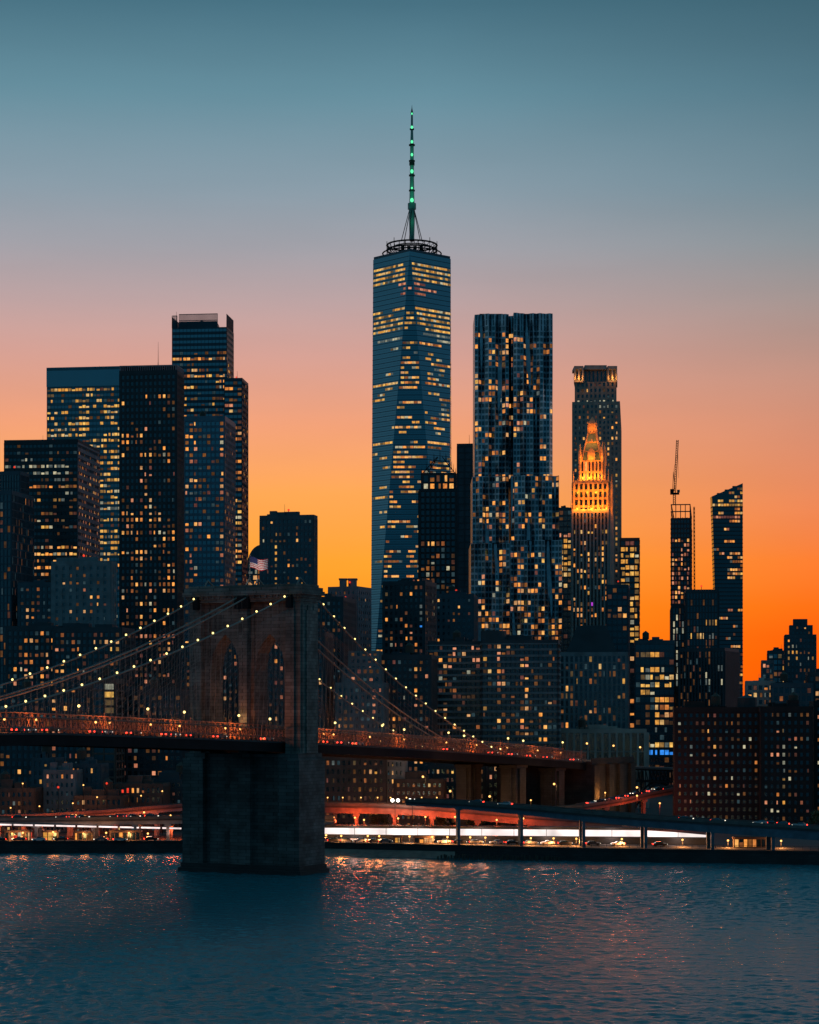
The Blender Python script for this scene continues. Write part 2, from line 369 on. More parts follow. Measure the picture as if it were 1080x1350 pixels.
def water():
    """Wind waves as real displaced surface where the camera can see them, a flat sheet beyond."""
    W = water_material(); g = np.random.RandomState(3)
    rows, cols = 1000, 720
    d = np.linspace(285, 742, rows)[:, None]; u = np.linspace(-.27, .27, cols)[None, :]
    X = (u*d).astype(np.float64); Y = np.repeat(d, cols, 1)
    Z = np.zeros_like(X); wind = R(-118)
    gust = .8+.25*np.sin(X*.013+Y*.021+1.0)+.2*np.sin(X*-.031+Y*.017)
    for i in range(70):
        L = 1.0*(9/1.0)**g.rand(); a = wind+g.normal(0, .55); k_ = 2*math.pi/L
        sl = .043*(1.0 if L < 3.5 else .55); ph = g.rand()*6.283
        q = k_*(math.cos(a)*X+math.sin(a)*Y)+ph
        Z += (sl/k_)*(np.sin(q)+.18*np.cos(2*q))*gust
    edge = np.clip((742-Y)/8, 0, 1); Z = Z*edge
    co = np.stack([X, Y, Z], -1).reshape(-1, 3)
    idx = np.arange(rows*cols).reshape(rows, cols)
    f = np.stack([idx[:-1, :-1], idx[:-1, 1:], idx[1:, 1:], idx[1:, :-1]], -1).reshape(-1, 4); n = len(f)
    me = bpy.data.meshes.new('water'); me.vertices.add(len(co)); me.vertices.foreach_set('co', co.ravel())
    me.loops.add(n*4); me.loops.foreach_set('vertex_index', f.ravel().astype(np.int32)); me.polygons.add(n)
    me.polygons.foreach_set('loop_start', np.arange(0, n*4, 4, dtype=np.int32)); me.polygons.foreach_set('use_smooth', np.ones(n, bool))
    me.update(calc_edges=True); me.validate(); me.materials.append(W)
    o = bpy.data.objects.new('water', me); COL.objects.link(o); o['kind'] = 'structure'
    m = MB(); m.face([(-2500, -900, -.9), (2500, -900, -.9), (2500, 900, -.9), (-2500, 900, -.9)], W); m.build('river', kind='structure')
water()
m = MB(); k = SHORE
m.face([(x, y, 4.0) for x, y in k]+[(5000, 600, 4.0), (5000, 9000, 4.0), (-5000, 9000, 4.0), (-5000, 760, 4.0)], LAND)
m.build('ground', kind='structure')
m = MB()
for (a, b) in zip(SHORE, SHORE[1:]):
    A, B = V((*a, -1)), V((*b, -1)); t = (B-A).normalized()
    m.obox(A, B-A, V((-t.y, t.x, 0))*1.2, (0, 0, 5.1), QUAY)
    m.obox(A+V((t.y, -t.x, 0))*.25+V((0, 0, 4.7)), B-A, V((-t.y, t.x, 0))*.9, (0, 0, .55), QUAY)
tag(m.build('seawall', origin=(0, 700, 0)), 'dark stone seawall edging the river below the elevated road', 'seawall')
# ------------------------------------------------------------------ the suspension bridge
TH = R(27); BD = 640.0; TX = px(334, BD)
U2 = V((math.sin(TH), math.cos(TH))); N2 = V((math.cos(TH), -math.sin(TH)))
def bp(s, v, z): return V((TX+U2.x*s+N2.x*v, BD+U2.y*s+N2.y*v, z))
def s_at(x, v):
    k_ = (x-540)/F; return (k_*(BD+v*N2.y)-TX-v*N2.x)/(U2.x-k_*U2.y)
def fit(pts, v, deg):
    S = [s_at(x, v) for x, y in pts]; Z = [bp(s, v, 0) for s in S]; Z = [pz(y, p.y) for (x, y), p in zip(pts, Z)]
    return np.polyfit(S, Z, deg)
ROADZ = fit([(0, 966), (120, 966.5), (230, 970), (430, 981), (540, 987), (640, 994), (770, 1004)], 13, 2)
def rz(s): return float(np.polyval(ROADZ, min(s, 228))) if s > -120 else float(np.polyval(ROADZ, -120))
CL = fit([(372.5,789.6),(335.4,809.9),(297.8,829.3),(258,848.6),(217,866.9),(173,884.8),(127.5,900.6),(79.7,917.9),(30.9,929.2),(5.7,935.5)], 15, 2)
CR = fit([(424.8,798.7),(454.6,829.3),(483.2,857.6),(496.7,870.7),(523.7,894.8),(550.2,917.4),(575.8,937.6),(600.7,955),(633.9,975.7)], 15, 2)
bridge = thing('suspension_bridge', 'old stone tower suspension bridge with strings of lamps along its cables crossing the river', 'bridge', bp(0, 0, 0))
def bbox(m, s0, s1, v0, v1, z0, z1, mat): m.obox(bp(s0, v0, z0), bp(s1, v0, z0)-bp(s0, v0, z0), bp(s0, v1, z0)-bp(s0, v0, z0), (0, 0, z1-z0), mat)
# stone tower
m = MB()
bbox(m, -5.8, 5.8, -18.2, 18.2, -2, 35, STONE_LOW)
base_wall = m; m = MB()
bbox(m, -8.6, 8.6, -21, 21, -2, 1.2, QUAY); bbox(m, -8.0, 8.0, -20.4, 20.4, 1.2, 2.6, QUAY)
footing = m; m = MB()
AW = [(-12.85, -2.55), (2.55, 12.85)]
parts_ = []
for v0, v1 in AW:                                  # pointed arches: two arcs meeting at the crown
    w = v1-v0; zs, za, K = 59.5, 70.2, 10; m = MB(); parts_.append(m)
    def crown(v):
        t = abs((v-(v0+v1)/2)/(w/2)); rr_ = ((za-zs)**2+(w/2)**2)/w; cx_ = rr_-w/2
        return zs+math.sqrt(max(0, rr_**2-(t*w/2+cx_)**2))
    for i in range(K):
        a, b = v0+w*i/K, v0+w*(i+1)/K
        m.hexa([bp(-3.3, a, crown(a)), bp(3.3, a, crown(a)), bp(3.3, b, crown(b)), bp(-3.3, b, crown(b))][::-1], [bp(-3.3, a, 81), bp(3.3, a, 81), bp(3.3, b, 81), bp(-3.3, b, 81)][::-1], STONE)
tow = base_wall.build('stone_tower', bridge); footing.build('footing', tow)
for q in parts_: q.build('arch', tow)
for v0, v1, kk in ((-19, -12.85, 0), (-2.55, 2.55, 0), (12.85, 19, 0)):
    m = MB()
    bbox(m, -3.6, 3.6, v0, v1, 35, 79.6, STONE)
    if v0 < -15: bbox(m, -5.2, 5.2, v0-.05, v0+3.6, 35.1, 79.5, STONE)
    if v1 > 15: bbox(m, -5.2, 5.2, v1-3.6, v1+.05, 35.1, 79.5, STONE)
    e = 1.0 if v0 != -2.55 else .9
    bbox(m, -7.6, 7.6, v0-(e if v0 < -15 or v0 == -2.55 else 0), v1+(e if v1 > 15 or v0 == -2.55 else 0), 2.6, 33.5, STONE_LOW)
    bbox(m, -7.0, 7.0, v0-.4, v1+.4, 33.5, 35.2, STONE_LOW)
    c = (v0+v1)/2
    for w_ in (1.4,):                                # raised buttress strip with a shoulder
        bbox(m, -6.0, 6.0, c-w_, c+w_, 35.2, 76.5, STONE); bbox(m, -5.6, 5.6, c-w_+.2, c+w_-.2, 76.5, 79.4, STONE)
    if v0 < -15 or v1 > 15:
        for s_ in (-4.6, -1.3, 2.0): bbox(m, s_+.2, s_+2.4, (v0-.3 if v0 < -15 else v1-.1), (v0+.1 if v0 < -15 else v1+.3), 35.3, 78.5, STONE)
        q = (v0-.7, v0+.1) if v0 < -15 else (v1-.1, v1+.7)
        bbox(m, -2.6, 2.6, q[0], q[1], 35.3, 77, STONE)
    m.build('pier', tow)
m = MB()
for (a, z0_, z1_) in ((.35, 79.6, 80.6), (.8, 80.6, 81.5), (1.5, 81.5, 82.7), (1.1, 82.7, 83.8), (.2, 83.8, 84.6)):
    bbox(m, -5.3-a, 5.3+a, -19-a, 19+a, z0_, z1_, STONE)
for c in range(-18, 19, 2): bbox(m, -6.5, -5.4, c-.3, c+.3, 80.7, 81.45, STONE); bbox(m, 5.4, 6.5, c-.3, c+.3, 80.7, 81.45, STONE)
m.build('cornice', tow)
for v_ in (-16, 0, 16):
    for s_ in (-6.9, 5.1):
        m = MB(); w_ = .9 if v_ else 2.4; bbox(m, s_, s_+1.8, v_-w_, v_+w_, 77.6, 81.2, STEEL_DK); m.build('cable_saddle', tow)
# deck
S0, S1 = -330, 227; ST = [S0+i*5.57 for i in range(101)]
m = MB()
for a, b in zip(ST, ST[1:]):
    for v0, v1, zt, zb, mt in ((-13.2, 13.2, 0, -.5, ASPH), (-13.1, -12.3, -.5, -3.1, STEEL_DK), (12.3, 13.1, -.5, -3.1, STEEL_DK), (-4, -3.4, -.5, -2.6, STEEL_DK), (3.4, 4, -.5, -2.6, STEEL_DK)):
        A = [bp(a, v0, rz(a)+zb), bp(b, v0, rz(b)+zb), bp(b, v1, rz(b)+zb), bp(a, v1, rz(a)+zb)][::-1]
        m.hexa(A, [p+V((0, 0, zt-zb)) for p in A], mt)
    bbox(m, a, a+.5, -12.3, 12.3, rz(a)-2.4, rz(a)-.5, STEEL_DK)
deck = m.build('road_deck', bridge)
for v_, h, step in ((13.3, 3.6, 2.3), (-13.3, 3.6, 2.3), (3.0, 5.0, 2.6), (-3.0, 5.0, 2.6)):
    m = MB(); n = int((S1-S0)/step)
    for i in range(n):
        a, b = S0+i*step, S0+(i+1)*step
        if -6 < a < 4.5 and abs(v_) < 4: pass
        za, zb = rz(a), rz(b)
        m.tube(bp(a, v_, za), bp(a, v_, za+h), .09, TRUSS, n=4)
        m.tube(bp(a, v_, za+h), bp(b, v_, zb+h), .16, TRUSS, n=4)
        m.tube(bp(a, v_, za+.2), bp(b, v_, zb+h), .08, TRUSS, n=4); m.tube(bp(a, v_, za+h), bp(b, v_, zb+.2), .08, TRUSS, n=4)
        m.tube(bp(a, v_, za+1.1), bp(b, v_, zb+1.1), .12, TRUSS, n=4)
        if i % 8 == 0: m.tube(bp(a, v_, za), bp(a, v_, za+h+.9), .14, TRUSS, n=4)
    m.build('stiffening_truss', bridge)
m = MB()
for a, b in zip(ST, ST[1:]):
    A = [bp(a, -2.6, rz(a)+3.4), bp(b, -2.6, rz(b)+3.4), bp(b, 2.6, rz(b)+3.4), bp(a, 2.6, rz(a)+3.4)][::-1]
    m.hexa(A, [p+V((0, 0, .25)) for p in A], WOOD)
m.build('promenade', bridge)
# cables, their lamps and hangers
def cz(s): return float(np.polyval(CL if s < 0 else CR, s))
def cable_z(s): return max(cz(s), rz(s)+1.0) if s > -250 else max(float(np.polyval(CL, -250)), rz(s)+1)
for v_, lampy in ((16, True), (-16, True), (1.6, False), (-1.6, False)):
    sg = 1 if v_ > 0 else -1
    def cv(s): return sg*(13.4+2.6*math.exp(-abs(s)/45)) if abs(v_) > 4 else v_
    send = next(s for s in range(20, 330, 2) if cz(s) < rz(s)+1.2)
    pts = []
    for i in range(-60, 1): s = i*4.4; pts.append(bp(s, cv(s), cz(s)))
    L = pts[:]; pts2 = [bp(s, cv(s), cz(s)) for s in np.linspace(0, send, 40)]
    L[-1].z = (L[-1].z+pts2[0].z)/2; pts2[0] = L[-1].copy()
    m = MB(); m.path(L, .24, CABLE, 6); m.path(pts2, .24, CABLE, 6); cb = m.build('main_cable', bridge)
    m = MB()
    s = -225
    while s < send-3:
        if abs(s) > 8:
            p = bp(s, cv(s), cz(s)); q = bp(s, (13.3 if abs(v_) > 4 else 3)*sg, rz(s)+3.5)
            if p.z > q.z+.4: m.tube(p, q, .035, CABLE, n=3)
        s += 2.6
    if abs(v_) > 4:
        for i in range(1, 22):
            for sd in (-1, 1):
                s = sd*i*5.2; m.tube(bp(0, 15.5*sg, 79), bp(s, 13.3*sg, rz(s)+3.4), .03, CABLE, n=3)
    m.build('hanger_ropes', bridge, kind='stuff')
    if lampy:
        for sd in (-1, 1):
            s = 8.3*sd; acc = 0; dist = 0
            lim = -215 if sd < 0 else send+4
            while (s > lim) if sd < 0 else (s < lim):
                p = bp(s, cv(s), max(cz(s), rz(s)+1.5)); m = MB(); m.ball(p+V((0, 0, .5)), .29, BULB); m.tube(p, p+V((0, 0, .4)), .07, STEEL_DK, n=4); m.build('cable_lamp', cb)
                ds = (cz(s+.5*sd)-cz(s))/.5; s += sd*7.75/math.sqrt(1+ds*ds)
# anchorage and masonry approach arches
m = MB()
def blk(s0, s1, v0, v1, z0, z1, mat=STONE_DK): bbox(m, s0, s1, v0, v1, z0, z1, mat)
zt = rz(227)
blk(227, 272, -15, 15, 3, zt-1, STONE_DK); blk(226.5, 272.5, -15.6, 15.6, zt-1, zt+.2, STONE_DK)
for s_ in (227.5, 243, 254, 266.5): blk(s_, s_+5, 15, 16.4, 3, zt-1.2, STONE_DK)
blk(227, 272, 15, 15.5, zt+.2, zt+1.4, STONE_DK); blk(227, 272, -15.5, -15, zt+.2, zt+1.4, STONE_DK)
m.build('anchorage', bridge)
m = MB()
for s_ in (163, 199):
    z_ = rz(s_)-3.2
    for v_ in (-12, 6):
        m = MB(); blk(s_, s_+9, v_, v_+6, 3, z_, STONE_DK); blk(s_-.5, s_+9.5, v_-.5, v_+6.5, z_-1.2, z_-.1, STONE_DK); blk(s_+2, s_+7, v_+6, v_+6.8, 3, z_-1.3, STONE_DK); blk(s_-.6, s_, v_+1.5, v_+4.5, 3, z_-1.3, STONE_DK)
        m.build('approach_pier', bridge)
# steel arch span beyond the anchorage
m = MB(); e0 = at(836, 1014, 895); e1 = at(905, 1016, 920)
for off in (0, 14):
    A = e0+V((0, off, 0)); B = e1+V((0, off, 0)); D = B-A
    m.tube(A, B, .5, STEEL_DK, n=4); m.tube(A-V((0, 0, 5)), B-V((0, 0, 5)), .3, STEEL_DK, n=4)
    pr = None
    for i in range(15):
        t = i/14; p = A+D*t; q = V((p.x, p.y, A.z-17+11*math.sin(math.pi*t)))
        m.tube(p, q, .2, STEEL_DK, n=4)
        if pr: m.tube(pr, q, .45, STEEL_DK, n=4); m.tube(pp, q, .13, STEEL_DK, n=4)
        pr, pp = q, p
m.obox(e0+V((0, -1, .1)), e1-e0, (0, 16, 0), (0, 0, .8), ASPH)
m.build('steel_arch', bridge)
# ------------------------------------------------------------------ lamps and cars on the bridge
def street_lamp(name, label, base, h, group, col=(1, .5, .18), e=600, bulb=None, r=.42, arm=0):
    t = thing(name, label, 'street lamp', base, group); b = V(base)
    m = MB(); m.tube(b, b+V((0, 0, h)), .13, STEEL_DK, .08)
    if arm: m.tube(b+V((0, 0, h)), b+V((arm, 0, h+.3)), .07, STEEL_DK, n=4)
    m.build('post', t)
    m = MB(); c = b+V((arm, 0, h+.25)); m.ball(c, r, bulb or BULB_O); m.build('lamp_globe', t)
    m = MB(); m.tube(c+V((0, 0, r*.9)), c+V((0, 0, r*.9+.25)), .3, STEEL_DK, .05); m.build('cap', t)
    if e: point(c+V((0, -.3, -r-.6)), e, col, .8, t)
    return t
DL = [(104, 932), (195, 936), (243, 940), (315, 944.5), (356, 949), (442, 954), (504, 957.6), (533, 962.8), (591.6, 967), (612, 971), (670, 974.4), (690, 977.5), (742, 979.6)]
for i, (x, y) in enumerate(DL):
    v_ = 0; s = s_at(x, v_); b = bp(s, v_, rz(s)+3.65); h = max(2.5, pz(y, b.y)-b.z)
    street_lamp('promenade_lamp', 'warm globe lamp on a thin post along the raised bridge promenade', b, h, 'lamps along the bridge promenade', e=420, bulb=BULB, r=.38)
gl = [(20, 9), (62, 9), (140, 9), (158, 9), (212, 9), (250, 9), (310, 9), (330, 9), (440, 9), (452, 9), (500, 9), (545, 9), (600, 9), (640, 9), (680, 9), (720, 9), (750, 9)]
for i, (x, v_) in enumerate(gl):
    s = s_at(x, v_); b = bp(s, 5.0, rz(s)); e_ = (3200 if i % 2 else 1200)
    street_lamp('roadway_lamp', 'low orange roadway lamp behind the red steel lattice of the bridge', b, 3.0, 'orange lamps along the bridge roadway', col=(1, .22, .04), e=e_, r=.3, arm=.6)
def make_car(label, group, paint, name='car'):
    t = thing(name, label, 'car', (0, 0, 0), group); B_ = MB()
    prof = [(-2.2, .35), (2.2, .35), (2.25, .75), (2.1, .95), (1.0, 1.02), (-1.7, 1.05), (-2.2, .95), (-2.28, .6)]
    k_ = [(x, -.88, z) for x, z in prof]; k2 = [(x, .88, z) for x, z in prof]
    B_.hexa(k_, k2, paint); B_.build('body', t)
    m = MB(); m.hexa([(1.05, -.82, 1.0), (1.05, .82, 1.0), (-1.75, .82, 1.04), (-1.75, -.82, 1.04)], [(.35, -.66, 1.45), (.35, .66, 1.45), (-1.2, .66, 1.48), (-1.2, -.66, 1.48)], GL_DARK); m.build('cabin', t)
    for x in (-1.4, 1.4):
        for y in (-.8, .8):
            m = MB(); m.tube((x, y-.1, .33), (x, y+.1, .33), .33, RUBBER, n=10); m.build('wheel', t)
    for y in (-.68, .68):
        m = MB(); m.box(-2.36, -2.2, y-.27, y+.2, .58, .94, TAIL); m.build('tail_light', t)
        m = MB(); m.box(2.2, 2.33, y-.22, y+.22, .58, .8, HEAD); m.build('headlight', t)
    return t
def copy_tree(o, parent=None):
    c = o.copy(); COL.objects.link(c); c.parent = parent
    for ch in list(o.children): copy_tree(ch, c)
    return c
PAINT = [principled('car_paint_%s' % n, c, .3, metal=.2) for n, c in (('grey', (.12, .12, .13)), ('white', (.5, .5, .5)), ('black', (.02, .02, .022)))]
proto = [make_car('proto', None, p_) for p_ in PAINT]
used = [False]*3; nc = [0]
def car(loc, heading, label, group):
    i = nc[0] % 3; nc[0] += 1
    o = copy_tree(proto[i]) if used[i] else proto[i]; used[i] = True
    o.location = loc; o.rotation_euler = (0, 0, heading); o['label'] = label; o['group'] = group; return o
hb = math.atan2(U2.y, U2.x)
for x in (26, 36, 66, 128, 138, 176, 222, 228, 255, 290, 352, 434, 452, 472, 591, 650, 676, 700, 722, 757):
    s = s_at(x, 10.4); p = bp(s, 10.4, rz(s)+.01); sl = (rz(s+1)-rz(s))
    car(p, hb, 'car with red tail lights driving behind the bridge lattice toward the city', 'cars driving on the bridge')
# flag on the tower
fb = bp(0, -1.2, 84.6); fx0 = 331
t = thing('flagpole', 'white flagpole with finial standing on top of the stone bridge tower', 'flagpole', fb)
zt = pz(732, fb.y); m = MB(); m.tube(fb, (fb.x, fb.y, zt), .12, CABLE, .06); m.ball((fb.x, fb.y, zt), .2, CABLE); m.build('pole', t)
RED = principled('flag_red', (.55, .05, .05), .8); WHT = principled('flag_white', (.75, .72, .7), .8); NAVY = principled('flag_navy', (.03, .04, .15), .8)
m = MB(); z1 = pz(735, fb.y); hgt = z1-pz(748, fb.y)+.4; wid = 5.2; NXF = 14
def fl_(i, j): u = i/NXF; return V((fb.x+.1+u*wid, fb.y+.5*math.sin(u*7)*u, z1-hgt*j/13-.5*u+.35*math.sin(u*6+1)))
for i in range(NXF):
    for j in range(13):
        mt = NAVY if (i < 6 and j < 7) else (RED if j % 2 == 0 else WHT)
        m.face([fl_(i, j+1), fl_(i+1, j+1), fl_(i+1, j), fl_(i, j)], mt)
point((fb.x+2, fb.y-4, z1-3), 420, (1, .8, .7), .3, t, 'flag_light')
tag(m.build('flag', origin=fb), 'striped red and white flag with navy canton flying above the bridge tower', 'flag')
# ------------------------------------------------------------------ skyscrapers, left to right
A_, Y_, P_, K_ = 'amber', 'yellow', 'pale', 'pink'
AY = [(A_, 2), (Y_, 1)]; YP = [(Y_, 2), (P_, 1)]; AK = [(A_, 2), (K_, 1)]
tower('office_tower', 'plain dark slate tower at the far left edge with a paler side', 0, 26, 38, 625, 1100, -14, fl=3.6, bay=1.6, pier=.5, sp=.5, wall=FR_SLATE, p=.0, roof=None)
tower('office_tower', 'dark teal ribbed tower cut by the left edge of the photo', -30, 15, None, 651, 1000, -10, fl=3.6, bay=1.8, pier=.5, sp=.6, wall=FR_SLATE, p=.01, roof=None)
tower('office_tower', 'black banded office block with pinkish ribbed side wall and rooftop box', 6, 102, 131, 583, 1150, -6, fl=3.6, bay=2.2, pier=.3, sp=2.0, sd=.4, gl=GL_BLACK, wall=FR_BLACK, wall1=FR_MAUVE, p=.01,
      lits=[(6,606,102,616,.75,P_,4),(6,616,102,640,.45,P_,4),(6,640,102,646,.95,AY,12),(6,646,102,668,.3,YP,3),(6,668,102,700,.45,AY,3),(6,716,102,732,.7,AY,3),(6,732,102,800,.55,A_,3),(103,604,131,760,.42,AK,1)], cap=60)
r_, ring, z = tower('glass_tower', 'broad flat topped teal glass tower with thin yellow lit floors', 62, 160, None, 486, 1550, -8, 40, fl=4.1, bay=2.6, pier=.22, sp=2.0, pd=.2, gl=GL_BLUE, wall=principled('sea_teal_panel', (.03, .12, .15), .45), p=.03,
      lits=[(62,486,160,509,0,Y_),(62,509,160,517,.97,Y_,5),(62,517,160,566,.26,Y_,1),(104,520,118,575,.6,Y_,1),(136,520,160,566,.5,Y_,2),(92,556,110,562,.9,Y_,4),(62,566,114,580,.9,Y_,6),(118,566,160,600,.75,Y_,4),(118,600,160,625,.35,Y_,3),(118,622,160,634,.9,Y_,6),(118,634,160,690,.3,YP,3),(118,680,160,740,.75,Y_,3)])
c = (V(ring[0])+V(ring[2]))/2; m = MB(); m.prism([c+(V(p)-c)*1.012 for p in ring], pz(508, 1550), z+1.9, GL_TEAL); m.build('top_band', r_)
r_, ring, z = tower('dark_tower', 'tall black gridded tower with a finned crown beside the broad glass tower', 158, 233, 242, 492, 1050, -7, fl=3.15, bay=2.35, pier=1.0, sp=1.35, gl=GL_BLACK, wall=FR_BLACK, p=.05, pal=AK,
      lits=[(158,480,242,518,0,A_),(182,522,225,530,.5,AK),(160,569,187,584,.85,A_),(182,596,228,604,.9,A_),(182,614,204,664,.42,AK),(158,670,215,686,.75,A_),(192,664,203,700,.7,A_),(158,695,182,710,.8,A_),(204,694,232,730,.7,A_),(158,726,203,740,.75,A_),
            (212,740,232,780,.75,A_),(175,764,232,771,.85,A_),(158,774,180,782,.8,A_),(158,790,232,880,.28,AK),(182,836,232,844,.9,AK),(158,880,242,990,.1,AK),(233,612,245,790,.9,P_)])
m = MB()
for k in range(4):
    A, B = V(ring[k]), V(ring[(k+1) % 4]); n_ = 26
    for i in range(n_):
        q = A+(B-A)*(i+.5)/n_; m.box(q.x-.22, q.x+.22, q.y-.22, q.y+.22, z, z+3.6, FR_MAUVE)
c = (V(ring[0])+V(ring[2]))/2; m.prism([c+(V(p)-c)*1.003 for p in ring], z+3.6, z+4.2, FR_MAUVE); m.build('crown_fins', r_)
m = MB(); o = V(ring[0])*.4+V(ring[2])*.6; m.tube((o.x, o.y, z), (o.x, o.y, z+17), .2, STEEL_DK, .05); m.build('antenna', r_)
r_, ring, z = tower('glass_tower', 'tall teal glass tower with open screen walls rising above its roof', 227, 299, 308, 431, 1600, -6, fl=4.2, bay=2.8, pier=.25, pd=.2, sp=2.1, gl=GL_TEAL, wall=FR_TEAL, p=.05, pal=Y_, parapet=0,
      lits=[(227,425,308,463,0,A_),(233,464,300,479,.6,A_,3),(240,485,304,500,.55,AY,4),(240,500,300,512,.75,AY,6),(240,514,300,524,.55,YP,5),(240,524,260,790,.55,AY,2),(260,524,300,540,.15,AY)])
m = MB(); A, B, C_, D_ = [V(p) for p in ring]; ex = B-A; ey = C_-B
for (o, e, h) in ((A, ex*.09, 9), (A+ex*.13, ex*.70, 10), (B, ey*.95, 9.5), (A, ey*.9, 8)):
    t_ = e.normalized(); n_ = max(2, int(e.length/.8))
    for i in range(n_+1): q = o+e*i/n_; m.box(q.x-.22, q.x+.22, q.y-.22, q.y+.22, z-.1, z+h, FR_TEAL)
    for zz in (0, h*.5, h-.3): m.obox((o.x, o.y, z+zz), V((*e, 0)), V((-t_.y, t_.x, 0))*.3, (0, 0, .5 if zz else h*.45), FR_TEAL)
m.box(A.x+ex.x*.2, A.x+ex.x*.8, A.y+8, A.y+26, z, z+6, FR_TEAL)
m.build('screen_wall', r_)
m = MB(); o = A+ex*.08; m.tube((o.x, o.y, z), (o.x, o.y, z+12), .2, STEEL_DK, .1); m.build('antenna', r_)
tower('glass_tower', 'narrow glass slab with an orange lit edge against the taller teal tower', 296, 319, 327, 501, 1570, -5, fl=4.1, bay=3, pier=.25, sp=1.9, gl=GL_TEAL, wall=FR_TEAL, p=.2, pal=AY, roof='mast',
      lits=[(296,495,319,540,.3,AK,2),(296,540,319,780,.5,AY,2),(319,495,330,790,.25,AK)])
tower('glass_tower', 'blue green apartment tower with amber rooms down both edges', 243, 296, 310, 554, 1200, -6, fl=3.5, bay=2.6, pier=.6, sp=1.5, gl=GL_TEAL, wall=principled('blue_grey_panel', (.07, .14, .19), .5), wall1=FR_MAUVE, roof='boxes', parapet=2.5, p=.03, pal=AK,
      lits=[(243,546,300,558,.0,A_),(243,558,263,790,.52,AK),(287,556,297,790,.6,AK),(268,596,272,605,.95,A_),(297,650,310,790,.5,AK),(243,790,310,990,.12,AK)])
tower('office_block', 'plain dark blue block with one lit column of windows and rooftop aerials', 343, 413, 418, 683, 1000, -12, fl=2.9, bay=2.2, pier=1.0, sp=1.4, gl=GL_DARK, wall=FR_SLATE, p=.015, pal=AY, roof='boxes',
      lits=[(360,702,366.5,778,.98,Y_),(343,700,356,713,.6,P_),(391,698,397,778,.5,A_),(404,712,413,752,.45,A_),(413,690,420,750,.4,A_)])
r_, ring, z = tower('pavilion', 'low curved roof building behind the flag on the bridge tower', 327, 346, None, 742, 1100, -6, fl=3, bay=2.4, pier=.3, sp=.8, wall=FR_SLATE, p=.1, lits=[(327,746,346,778,.8,A_)], roof=None, parapet=0)
m = MB(); A, B = V(ring[0]), V(ring[1])
for i in range(8):
    a, b = math.pi*.5*i/8, math.pi*.5*(i+1)/8
    x0_, x1_ = A.x+(1-math.cos(a))*(B.x-A.x), A.x+(1-math.cos(b))*(B.x-A.x); h0, h1 = 9.4*math.sin(a), 9.4*math.sin(b)
    m.hexa([(x0_, A.y, z), (x1_, A.y, z), (x1_, A.y+25, z), (x0_, A.y+25, z)], [(x0_, A.y, z+h0+.01), (x1_, A.y, z+h1), (x1_, A.y+25, z+h1), (x0_, A.y+25, z+h0+.01)], FR_SLATE)
m.build('roof', r_)
r_, ring, z = tower('masonry_tower', 'mauve stone tower topped by two square chimney stacks', 433, 471, 489, 777, 1100, -22, fl=3.3, bay=2.8, pier=1.6, sp=1.9, gl=GL_DARK, wall=FR_MAUVE, p=.05, roof=None)
m = MB()
for a, b in ((447.5, 456.5), (459, 470)): m.box(px(a, 1110), px(b, 1110), 1112, 1120, z-1, pz(764, 1112), FR_MAUVE); m.box(px(a, 1110)-.4, px(b, 1110)+.4, 1111.6, 1120.4, pz(764, 1112), pz(764, 1112)+.6, FR_MAUVE)
m.build('chimney', r_)
m = MB(); m.ball(at(455.5, 788, 1098), .7, PAL['red'][0]); m.build('beacon', r_)
tower('apartment_block', 'dark block with a column of reddish windows right of the bridge tower', 415, 452, None, 791, 980, -10, fl=3, bay=2.5, pier=1.2, sp=1.5, wall=FR_DARK, p=.03, lits=[(428,815,432,905,.9,K_)])
# ---- the tapering glass tower with the spire
D1 = 1737.0; PXM = F/(D1+31); wx = px(543.2, D1+31)
t1 = thing('tapering_glass_tower', 'tallest tower, blue glass tapering in long triangles under a green lit spire', 'skyscraper', (wx, D1+30, 4))
hb_ = 51.2/PXM; ZB = pz(934, D1+31); ZT = pz(342, D1+31); cx, cy_ = wx, D1+31; rot = R(-3)
def sq(a, z, r0): return [V((cx+a*math.cos(r0+rot+math.pi/2*i), cy_+a*math.sin(r0+rot+math.pi/2*i), z)) for i in range(4)]
bot = sq(hb_*math.sqrt(2), ZB, R(-135)); top = sq(hb_, ZT, R(-90))
m = MB(); m.hexa(sq(hb_*math.sqrt(2), 4, R(-135)), bot, GL_BLUE); m.build('podium', t1)
m = MB(); wins = []; r = random.Random(11); fr_ = MB()
tris = []
for i in range(4):
    tris.append(((bot[i], bot[(i+1) % 4]), (top[i], top[i])))                  # upright, apex at a top corner
    tris.append(((bot[(i+1) % 4],)*2, (top[i], top[(i+1) % 4])))               # inverted
for q in tris:
    pts = [q[0][0]] + ([q[0][1]] if q[0][1] != q[0][0] else []) + ([q[1][1]] if q[1][1] != q[1][0] else []) + [q[1][0]]
    m.face(pts, GL_BLUE)
m.face(top, FR_DARK)
m.build('facade', t1)
